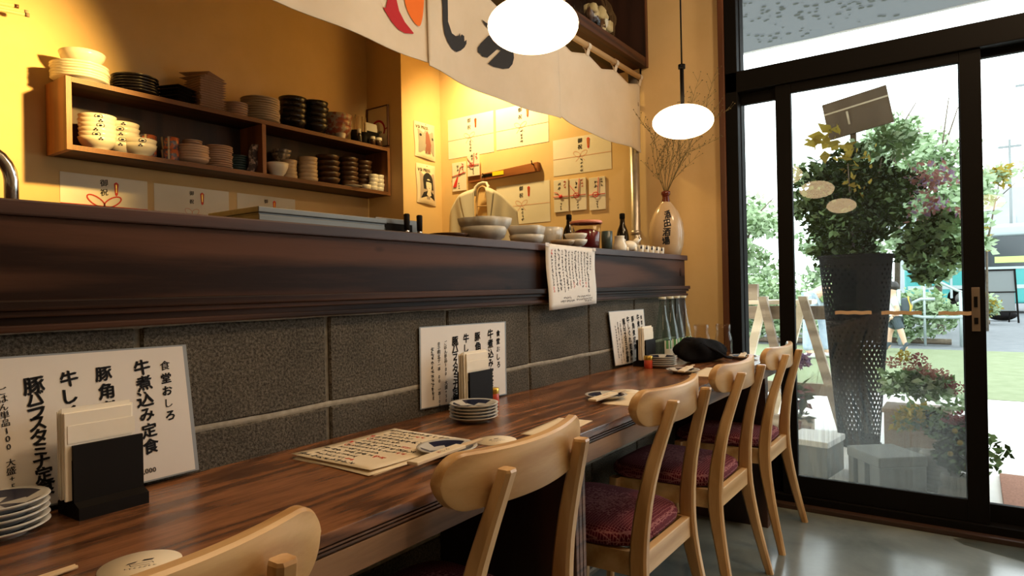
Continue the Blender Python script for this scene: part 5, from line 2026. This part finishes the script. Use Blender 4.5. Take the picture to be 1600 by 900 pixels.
# grey box, stone block, wicker pot, potted plants
t = thing('foam_box', 'pale topped grey box on the paving at the left foot of the glass door', 'box', (4.09, -.40, GZ), -.15)
build('box_body', MB().box(-.13, .15, -.115, .115, 0, .17, .006), M_stone, t)
build('lid', MB().box(-.14, .16, -.122, .122, .171, .205, .006), M_pave, t)
t = thing('stone_block', 'rough grey stone block with two openings just outside the misted glass door', 'block', (3.935, -.775, GZ), math.radians(39.5))
m = MB()
m.box(-.145, .135, -.13, .13, .145, .20, .008)
m.box(-.140, -.06, -.125, .125, 0, .145, .004).box(-.015, .045, -.125, .125, 0, .145, .004).box(.085, .13, -.125, .125, 0, .145, .004)
m.box(-.139, .129, .02, .10, 0, .144)
build('block_body', m, M_stone, t)
t = thing('wicker_pot', 'small grey wicker pot to the right of the stone block', 'pot', (4.03, -1.0, GZ))
m = MB()
for j in range(9):
    m.lathe([(.058 + .002 * j, .022 * j), (.064 + .002 * j, .022 * j + .011), (.058 + .002 * j, .022 * j + .022)], seg=26, wob=lambda a, z, j=j: 1 + .03 * math.sin(13 * a + PI * j))
m.lathe([(0, .004), (.058, .0), (.074, .198), (.066, .198), (.055, .01), (0, .012)], seg=26)
build('pot', m, M_pot, t)
t = thing('round_potted_plant', 'dark leafy plant in a round two tiered grey pot beside the clear door', 'plant', (3.85, -1.085, GZ))
build('pot', MB().lathe([(0, 0), (.05, 0), (.074, .022), (.078, .045), (.066, .070), (.050, .078), (.060, .092), (.068, .115), (.064, .135), (.055, .138), (.05, .12), (0, .12)], seg=30), M_pot, t)
m = MB()
clumps(m, (0, -.01, .27), (.05, .075, .10), 16, 60, .055, .040, [0, 0, 1], 51)
leaves(m, (.0, -.14, .25), (.05, .07, .11), 70, .045, [1, 1, 0], 52)
build('foliage', m, [M_leafd, M_leafg], t, fix=False)
m = MB()
clumps(m, (0, -.02, .40), (.04, .05, .03), 8, 30, .03, .028, None, 53)
build('maroon_flowers', m, M_maroon, t, fix=False)
m = MB()
for q in ((-.06, .02, .25), (-.07, -.02, .31), (-.06, -.05, .19), (-.05, .0, .36)):
    m.blob(q, (.011, .013, .013), 2, .1)
build('yellow_buds', m, M_leafy, t)

t = thing('hydrangea_planter', 'brown box of hydrangeas with faded pink heads behind the glass door', 'plant', (4.63, -.875, GZ))
build('planter_box', MB().box(-.13, .13, -.17, .16, .0, .30, .004).box(-.14, .14, -.18, .17, .30, .325, .004), M_box, t)
m = MB()
clumps(m, (0, .02, .46), (.10, .17, .07), 20, 60, .075, .055, [1, 1, 2], 61)
leaves(m, (0, -.2, .36), (.1, .10, .06), 60, .06, [1, 2], 62)
build('foliage', m, [M_leafd, M_leafg, M_leafl], t, fix=False)
rnd = random.Random(66)
for k, (y, z, mm) in enumerate(((.10, .60, 0), (.02, .585, 0), (-.06, .56, 0), (-.02, .625, 1), (-.12, .535, 0), (-.16, .495, 1), (-.20, .46, 1), (.06, .64, 2))):
    m = MB()
    leaves(m, (-.06, y, z), (.045, .045, .038), 90, .022, None, 70 + k, .6)
    build('flower_head', m, (M_pinkfl, M_maroon, M_leafy)[mm], t, fix=False)
t = thing('yellow_leaf_plant', 'low yellow and green leaved plant between the stone block and the hydrangeas', 'plant', (4.28, -.91, GZ))
build('pot', MB().lathe([(0, 0), (.06, 0), (.075, .14), (.068, .14), (.06, .12), (0, .12)], seg=24), M_pot, t)
m = MB()
clumps(m, (0, .03, .33), (.06, .05, .07), 8, 50, .06, .05, [0, 0, 1], 81)
clumps(m, (0, -.07, .30), (.06, .06, .09), 8, 50, .06, .05, [1, 1, 2], 82)
build('foliage', m, [M_leafy, M_leafg, M_leafd], t, fix=False)
t = thing('wrapped_bouquet', 'purple flower pot wrapped in clear plastic left of the tall planter', 'plant', (4.72, -.20, GZ))
build('pot', MB().lathe([(0, 0), (.05, 0), (.065, .12), (.058, .12), (.05, .10), (0, .10)], seg=20), M_box, t)
m = MB()
m.grid(lambda u, v: ((.06 + .11 * v) * math.cos(2 * PI * u) * (1 + .12 * v * math.sin(14 * PI * u)), (.06 + .07 * v) * math.sin(2 * PI * u) * (1 + .12 * v * math.sin(14 * PI * u)), .05 + .43 * v + .03 * v * math.sin(10 * PI * u)), 56, 8)
build('plastic_wrap', m, M_plastic, t, fix=False)
m = MB()
clumps(m, (0, -.02, .56), (.03, .04, .05), 6, 30, .035, .04, None, 91)
build('purple_flowers', m, M_purple, t, fix=False)
m = MB()
leaves(m, (0, 0, .28), (.05, .05, .16), 60, .08, [0, 1], 92)
build('foliage', m, [M_leafd, M_maroon], t, fix=False)

tag(build('door_mat', MB().box(3.80, 4.50, -2.3, -1.27, GZ, GZ + .016, .003), M_mat), 'reddish brown coir doormat outside the clear right-hand door', 'doormat')

# people


def skin_body(name, mats_part, joints, bones, parent, sub=2):
    """one continuous body surface from a joint skeleton; joints: name -> (pos, radius)"""
    me = bpy.data.meshes.new(name)
    keys = list(joints)
    me.from_pydata([joints[k][0] for k in keys], [(keys.index(a), keys.index(b)) for a, b in bones], [])
    o = bpy.data.objects.new(name, me)
    C.objects.link(o)
    o.parent = parent
    sk = o.modifiers.new('skin', 'SKIN')
    for i, k in enumerate(keys):
        r = joints[k][1]
        me.skin_vertices[0].data[i].radius = (r, r) if not isinstance(r, tuple) else r
    me.skin_vertices[0].data[0].use_root = True
    sb = o.modifiers.new('sub', 'SUBSURF')
    sb.levels = sub
    sb.render_levels = sub
    o.modifiers.new('smooth', 'SMOOTH').iterations = 1
    me.materials.append(mats_part)
    return o


def hand(parent, p, d, size):
    """palm, four fingers and a thumb"""
    p, d = Vector(p), Vector(d).normalized()
    s = d.cross(Vector((0, 0, 1)))
    s = s.normalized() if s.length > .1 else Vector((1, 0, 0))
    n = d.cross(s)
    m = MB()
    m.tube([p, p + d * size * .25, p + d * size * .5], [size * .16, size * .22, size * .20], 10)
    for k, L in enumerate((.42, .48, .45, .36)):
        q = p + d * size * .48 + s * size * (.15 - .1 * k)
        m.tube([q, q + d * size * L * .5 + n * size * .03, q + d * size * L + n * size * .10], [size * .05, size * .047, size * .035], 6)
    q = p + d * size * .12 + s * size * .16
    m.tube([q, q + d * size * .2 + s * size * .14, q + d * size * .38 + s * size * .17], [size * .06, size * .055, size * .04], 6)
    return build('hand', m, M_skin, parent)


# child with a backpack, walking to the left along the lawn's far edge
t = thing('person', 'child in white shirt and dark shorts with a yellow trimmed backpack, walking past', 'person', (11.55, -.20, -.015))
J = dict(hip=((0, 0, .52), .075), waist=((0, .01, .62), .078), chest=((0, .02, .76), .092), neck=((0, .03, .855), .036), head=((0, .05, .93), .065), crown=((0, .045, 1.03), .068),
         ls=((-.10, .02, .80), .040), le=((-.135, -.035, .66), .032), lw=((-.13, .035, .55), .024), rs=((.10, .02, .80), .040), re=((.135, .07, .66), .032), rw=((.13, .14, .55), .024),
         lh=((-.055, -.005, .49), .058), lk=((-.06, -.075, .28), .046), la=((-.06, -.13, .07), .030), lf=((-.06, -.05, .03), .028),
         rh=((.055, .005, .49), .058), rk=((.06, .10, .29), .046), ra=((.06, .11, .07), .030), rf=((.06, .19, .03), .028))
Bn = [('hip', 'waist'), ('waist', 'chest'), ('chest', 'neck'), ('neck', 'head'), ('head', 'crown'), ('chest', 'ls'), ('ls', 'le'), ('le', 'lw'), ('chest', 'rs'), ('rs', 're'), ('re', 'rw'),
      ('hip', 'lh'), ('lh', 'lk'), ('lk', 'la'), ('la', 'lf'), ('hip', 'rh'), ('rh', 'rk'), ('rk', 'ra'), ('ra', 'rf')]
skin_body('body', M_skin, J, Bn, t)


def grow(names, bones, f, extra=None):
    d = {k: (J[k][0], (J[k][1] if not isinstance(J[k][1], tuple) else J[k][1][0]) * f) for k in names}
    if extra:
        d.update(extra)
    return d, bones


d, b = grow(('waist', 'hip', 'chest', 'ls', 'rs'), [('hip', 'waist'), ('waist', 'chest'), ('chest', 'ls'), ('chest', 'rs'), ('ls', 'le2'), ('rs', 're2')], 1.18,
            dict(le2=((-.125, -.015, .70), .045), re2=((.125, .05, .70), .045)))
skin_body('shirt', M_shirt, d, b, t)
d, b = grow(('hip', 'lh', 'rh'), [('hip', 'lh'), ('hip', 'rh'), ('lh', 'lk2'), ('rh', 'rk2')], 1.30, dict(lk2=((-.058, -.06, .34), .066), rk2=((.058, .08, .34), .066)))
skin_body('shorts', M_shorts, d, b, t)
for s, (kx, ax, fx) in enumerate((((-.06, -.115, .17), (-.06, -.13, .07), (-.06, -.04, .028)), ((.06, .107, .17), (.06, .11, .07), (.06, .20, .028)))):
    skin_body('sock', M_shorts, dict(a=(ax, .036), k=(kx, .040), f=(fx, .034)), [('a', 'k'), ('a', 'f')], t)
hand(t, (-.13, .035, .55), (0, .6, -.8), .10)
hand(t, (.13, .14, .55), (0, .6, -.8), .10)
build('hair', MB().blob((0, .035, 1.01), (.078, .085, .078), 3, .05), M_hair, t)
m = MB().blob((0, .118, .965), (.012, .014, .016), 2)
m.blob((-.03, .105, .985), (.008, .006, .006), 1).blob((.03, .105, .985), (.008, .006, .006), 1)
build('face', m, M_skin, t)
bp = build('backpack', MB().box(-.105, .105, -.20, -.075, .60, .83, .035, 4), M_shorts, t)
build('trim', MB().tube([(-.108, -.19, .61), (-.11, -.20, .70), (-.108, -.17, .82), (0, -.16, .845), (.108, -.17, .82), (.11, -.20, .70), (.108, -.19, .61)], .010, 8), M_yellow, bp)

# adult in jeans bending over, partly hidden behind the trestle
t = thing('person', 'adult in pale jeans and a green top bending over behind the plank trestle', 'person', (10.25, .70, -.015))
J = dict(hip=((0, -.02, .88), .115), waist=((0, -.14, .98), .115), chest=((0, -.36, 1.02), .13), neck=((0, -.52, 1.00), .052), head=((0, -.60, .97), .085), crown=((0, -.70, .94), .088),
         ls=((-.17, -.42, 1.02), .055), le=((-.19, -.44, .76), .043), lw=((-.17, -.50, .54), .032), rs=((.17, -.42, 1.02), .055), re=((.19, -.46, .76), .043), rw=((.16, -.54, .55), .032),
         lh=((-.08, .04, .84), .092), lk=((-.10, .085, .47), .066), la=((-.10, .095, .09), .045), lf=((-.10, -.05, .04), .042),
         rh=((.08, -.05, .84), .092), rk=((.10, -.09, .47), .066), ra=((.10, -.11, .09), .045), rf=((.10, -.25, .04), .042))
skin_body('body', M_skin, J, Bn, t)
d, b = grow(('waist', 'hip', 'chest', 'ls', 'rs'), [('hip', 'waist'), ('waist', 'chest'), ('chest', 'ls'), ('chest', 'rs'), ('ls', 'le2'), ('rs', 're2')], 1.15,
            dict(le2=((-.185, -.43, .86), .062), re2=((.185, -.44, .86), .062)))
skin_body('shirt', M_greenshirt, d, b, t)
d, b = grow(('hip', 'lh', 'lk', 'rh', 'rk'), [('hip', 'lh'), ('hip', 'rh'), ('lh', 'lk'), ('rh', 'rk'), ('lk', 'la2'), ('rk', 'ra2')], 1.18, dict(la2=((-.10, .095, .09), .075), ra2=((.10, -.11, .09), .075)))
skin_body('jeans', M_jeans, d, b, t)
for sx, y in ((-.10, .095), (.10, -.11)):
    build('shoe', MB().blob((sx, y - .07, .045), (.05, .13, .045), 3), M_shirt, t)
hand(t, (-.17, -.50, .54), (0, -.3, -1), .17)
hand(t, (.16, -.54, .55), (0, -.3, -1), .17)
build('hair', MB().blob((0, -.70, .955), (.098, .10, .098), 3, .06), M_hair, t)

# trees and hedges across the lawn


def tree(x, y, h, r, label, mats, seed, n=26, per=110, leaf=.16, trunk=.07):
    t = thing('tree', label, 'tree', (x, y, -.02), 0, 'trees beyond the lawn')
    m = MB()
    clumps(m, (0, 0, h - r[2]), (r[0] * .8, r[1] * .8, r[2] * .85), n, per, min(r) * .42, leaf, [0, 1, 1, 2], seed)
    build('crown', m, mats, t, fix=False)
    rnd = random.Random(seed)
    m = MB().tube([(0, 0, 0), (rnd.uniform(-.1, .1), rnd.uniform(-.1, .1), h * .5), (0, 0, h - r[2] * .5)], [trunk, trunk * .75, trunk * .3], 10)
    for i in range(7):
        a = rnd.uniform(0, 6.28)
        z = h * rnd.uniform(.45, .7)
        m.tube([(0, 0, z), (r[0] * .35 * math.cos(a), r[1] * .35 * math.sin(a), z + .25 * h * rnd.uniform(.4, 1)), (r[0] * .7 * math.cos(a), r[1] * .7 * math.sin(a), z + .3 * h)], [trunk * .4, trunk * .25, .01], 6)
    build('trunk', m, M_bark, t)


LM = [M_leafg, M_leafl, M_leafl]
tree(14.5, 2.9, 3.3, (1.3, 1.1, 1.35), 'pale green tree seen through the narrow window left of the door', LM, 201, 30)
tree(15.5, 1.0, 2.9, (1.2, 1.0, 1.25), 'pale green tree behind the left edge of the misted door', LM, 202, 26)
tree(16.0, -.62, 4.6, (1.4, .95, 1.9), 'tall pale green tree between the leafy arrangement and the bus', LM, 203, 40, 110, .17)
tree(17.5, .30, 5.1, (1.0, .8, 1.0), 'tall pale tree rising behind the placard', LM, 204, 16, 80, .17)
t = thing('street_sapling', 'thin sapling with a few pale leaves in front of the bus', 'tree', (17.0, -1.75, -.02))
m = MB()
clumps(m, (0, .0, 3.25), (.3, .55, .16), 9, 26, .16, .17, [0, 1], 210)
leaves(m, (0, .32, 1.9), (.15, .12, .35), 16, .17, [0, 1], 211)
build('foliage', m, [M_leafy, M_leafl], t, fix=False)
build('trunk', MB().tube([(0, .35, 0), (0, .33, 1.8), (0, .1, 3.1)], [.03, .022, .01], 8).tube([(0, .2, 2.7), (0, -.4, 3.3)], [.012, .006], 6), M_bark, t)


def hedge(name, x, y0, y1, h, label, mats, seed, n):
    t = thing(name, label, 'hedge', (x, (y0 + y1) / 2, -.02), 0, 'low hedges beyond the lawn')
    m = MB()
    clumps(m, (0, 0, h * .5), (.25, (y1 - y0) / 2, h * .36), n, 90, h * .28, .11, [0, 1, 1, 2], seed)
    build('foliage', m, mats, t, fix=False)
    build('woody_base', MB().tube([(0, (y0 - y1) * .4, .05), (0, (y1 - y0) * .4, .06)], .05, 8), M_bark, t)


hedge('hedge', 13.2, -1.0, .4, .95, 'low pale hedge between the tall planter and the door stile', LM, 301, 26)
hedge('hedge', 12.6, .6, 3.4, 1.25, 'pale green hedge behind the plank trestle', LM, 302, 46)
hedge('hedge', 19.6, -1.52, -1.28, .8, 'tuft of yellow green plants at the foot of the sandwich board', [M_leafl, M_leafl, M_leafy], 303, 8)
t = thing('hoop_rail', 'white bent tube guard rail among the hedges', 'guard rail', (12.9, -.55, -.02))
build('tube', MB().tube([(0, .42, 0), (0, .42, .95)], .03, 10).tube([(0, .25, .60), (0, .20, .50), (0, .08, .48), (0, -.5, .48)], .028, 10)
      .tube([(0, .25, .60), (0, .22, .72), (0, .10, .78), (0, -.1, .78)], .028, 10).tube([(0, .05, 1.2), (0, -.4, .92), (0, -.6, .85)], .02, 8).tube([(0, -.45, 0), (0, -.45, .9)], .025, 8).tube([(0, .05, 0), (0, .05, 1.2)], .02, 8), M_busw, t)

# sandwich board and bag
t = thing('sandwich_board', 'pale grey sandwich board on black legs in front of the bus', 'sign', (20.5, -1.72, -.03), .10)
build('board', MB().box(-.02, .0, -.30, .30, .28, 1.32, .004), M_greyboard, t)
fr = MB()
for y in (-.30, .30):
    fr.prism([(y - .02 + (.06 if y > 0 else -.06), 0), (y + .02 + (.06 if y > 0 else -.06), 0), (y + .02, 1.34), (y - .02, 1.34)], 0, -.04, -.02)
fr.box(-.04, -.02, -.32, .32, 1.31, 1.35).box(-.04, -.02, -.32, .32, .26, .30).box(-.04, -.02, -.32, .32, .76, .79)
fr.tube([(0, -.28, 1.3), (.35, -.22, 0)], .016, 8).tube([(0, .28, 1.3), (.35, .22, 0)], .016, 8)
build('frame', fr, M_black, t)
tag(build('black_sack', MB().blob((0, 0, .16), (.25, .34, .16), 3, .10), M_blackcloth, loc=(21.45, -1.78, -.03)), 'black sack lying under the sandwich board', 'sack')

# bus
t = thing('bus', 'white and turquoise bus parked across the road', 'bus', (26, 0, -.03))
YA, YB = .75, -9.5
m = MB()
m.box(0, 2.4, YB, YA, .32, 1.50, .08, 3)
build('lower_body', m, M_bust, t)
build('window_band', MB().box(.03, 2.37, YB + .05, YA - .06, 1.501, 2.46, .02), M_busg, t)
build('roof', MB().box(-.01, 2.41, YB, YA, 2.461, 2.86, .12, 3), M_busw, t)
build('white_band', MB().box(-.012, .02, YB + .1, YA - .1, 1.42, 1.50).box(-.012, .02, YB + .1, YA - .1, .80, .92), M_busw, t)
m = MB()
for y in (.62, -.28, -1.55, -3.0, -4.5, -6.0, -7.5):
    m.box(.012, .035, y - .07, y + .07, 1.5, 2.46)
build('window_post', m, M_busg, t)
build('door_frame', MB().box(-.015, .03, -.02, .05, .5, 2.40).box(-.015, .03, -.62, -.55, .5, 2.40).box(-.015, .03, -.62, .05, 2.33, 2.42), M_busw, t)
m = MB()
for k in range(7):
    m.box(.022, .028, -2.6 - 1.3 * k, -1.75 - 1.3 * k, 1.62, 1.82, .002)
build('seat_backs', m, M_buss, t)
for y in (-.9, -7.6):
    w = build('wheel', MB().lathe([(0, -.12), (.44, -.12), (.48, -.08), (.48, .08), (.44, .12), (0, .12)], seg=32).move(Matrix.Translation((.12, y, .48)) @ Matrix.Rotation(PI / 2, 4, 'Y')), M_black, t)
    build('hub', MB().lathe([(0, -.02), (.22, -.02), (.18, .01), (0, .02)], seg=24).move(Matrix.Translation((-.005, y, .48)) @ Matrix.Rotation(PI / 2, 4, 'Y')), M_steel, w)

t = thing('office_building', 'pale office building far behind the bus', 'building', (46, 0, 0))
build('wall', MB().box(0, 8, -16, 2.5, 0, 6.2), M_build, t)
m = MB()
for k in range(6):
    m.box(-.05, 0.02, -3.2 - 2.4 * k, -1.7 - 2.4 * k, 3.6, 4.6)
for k in range(6):
    m.box(-.05, 0.02, -3.2 - 2.4 * k, -1.7 - 2.4 * k, 1.4, 2.4)
build('windows', m, base('far_window', (.34, .38, .42), .3), t)
for k, (x, y, h) in enumerate(((30, -2.35, 6.2), (31, -2.95, 8.6))):
    t = thing('utility_pole', ['left', 'right'][k] + ' of the two thin grey poles above the bus', 'pole', (x, y, -.03), 0, 'utility poles behind the bus')
    build('pole', MB().tube([(0, 0, 0), (0, 0, h)], [.06, .04], 10), M_greyboard, t)
    build('crossarm', MB().box(-.03, .03, -.35, .35, h - .30, h - .22), M_greyboard, t)
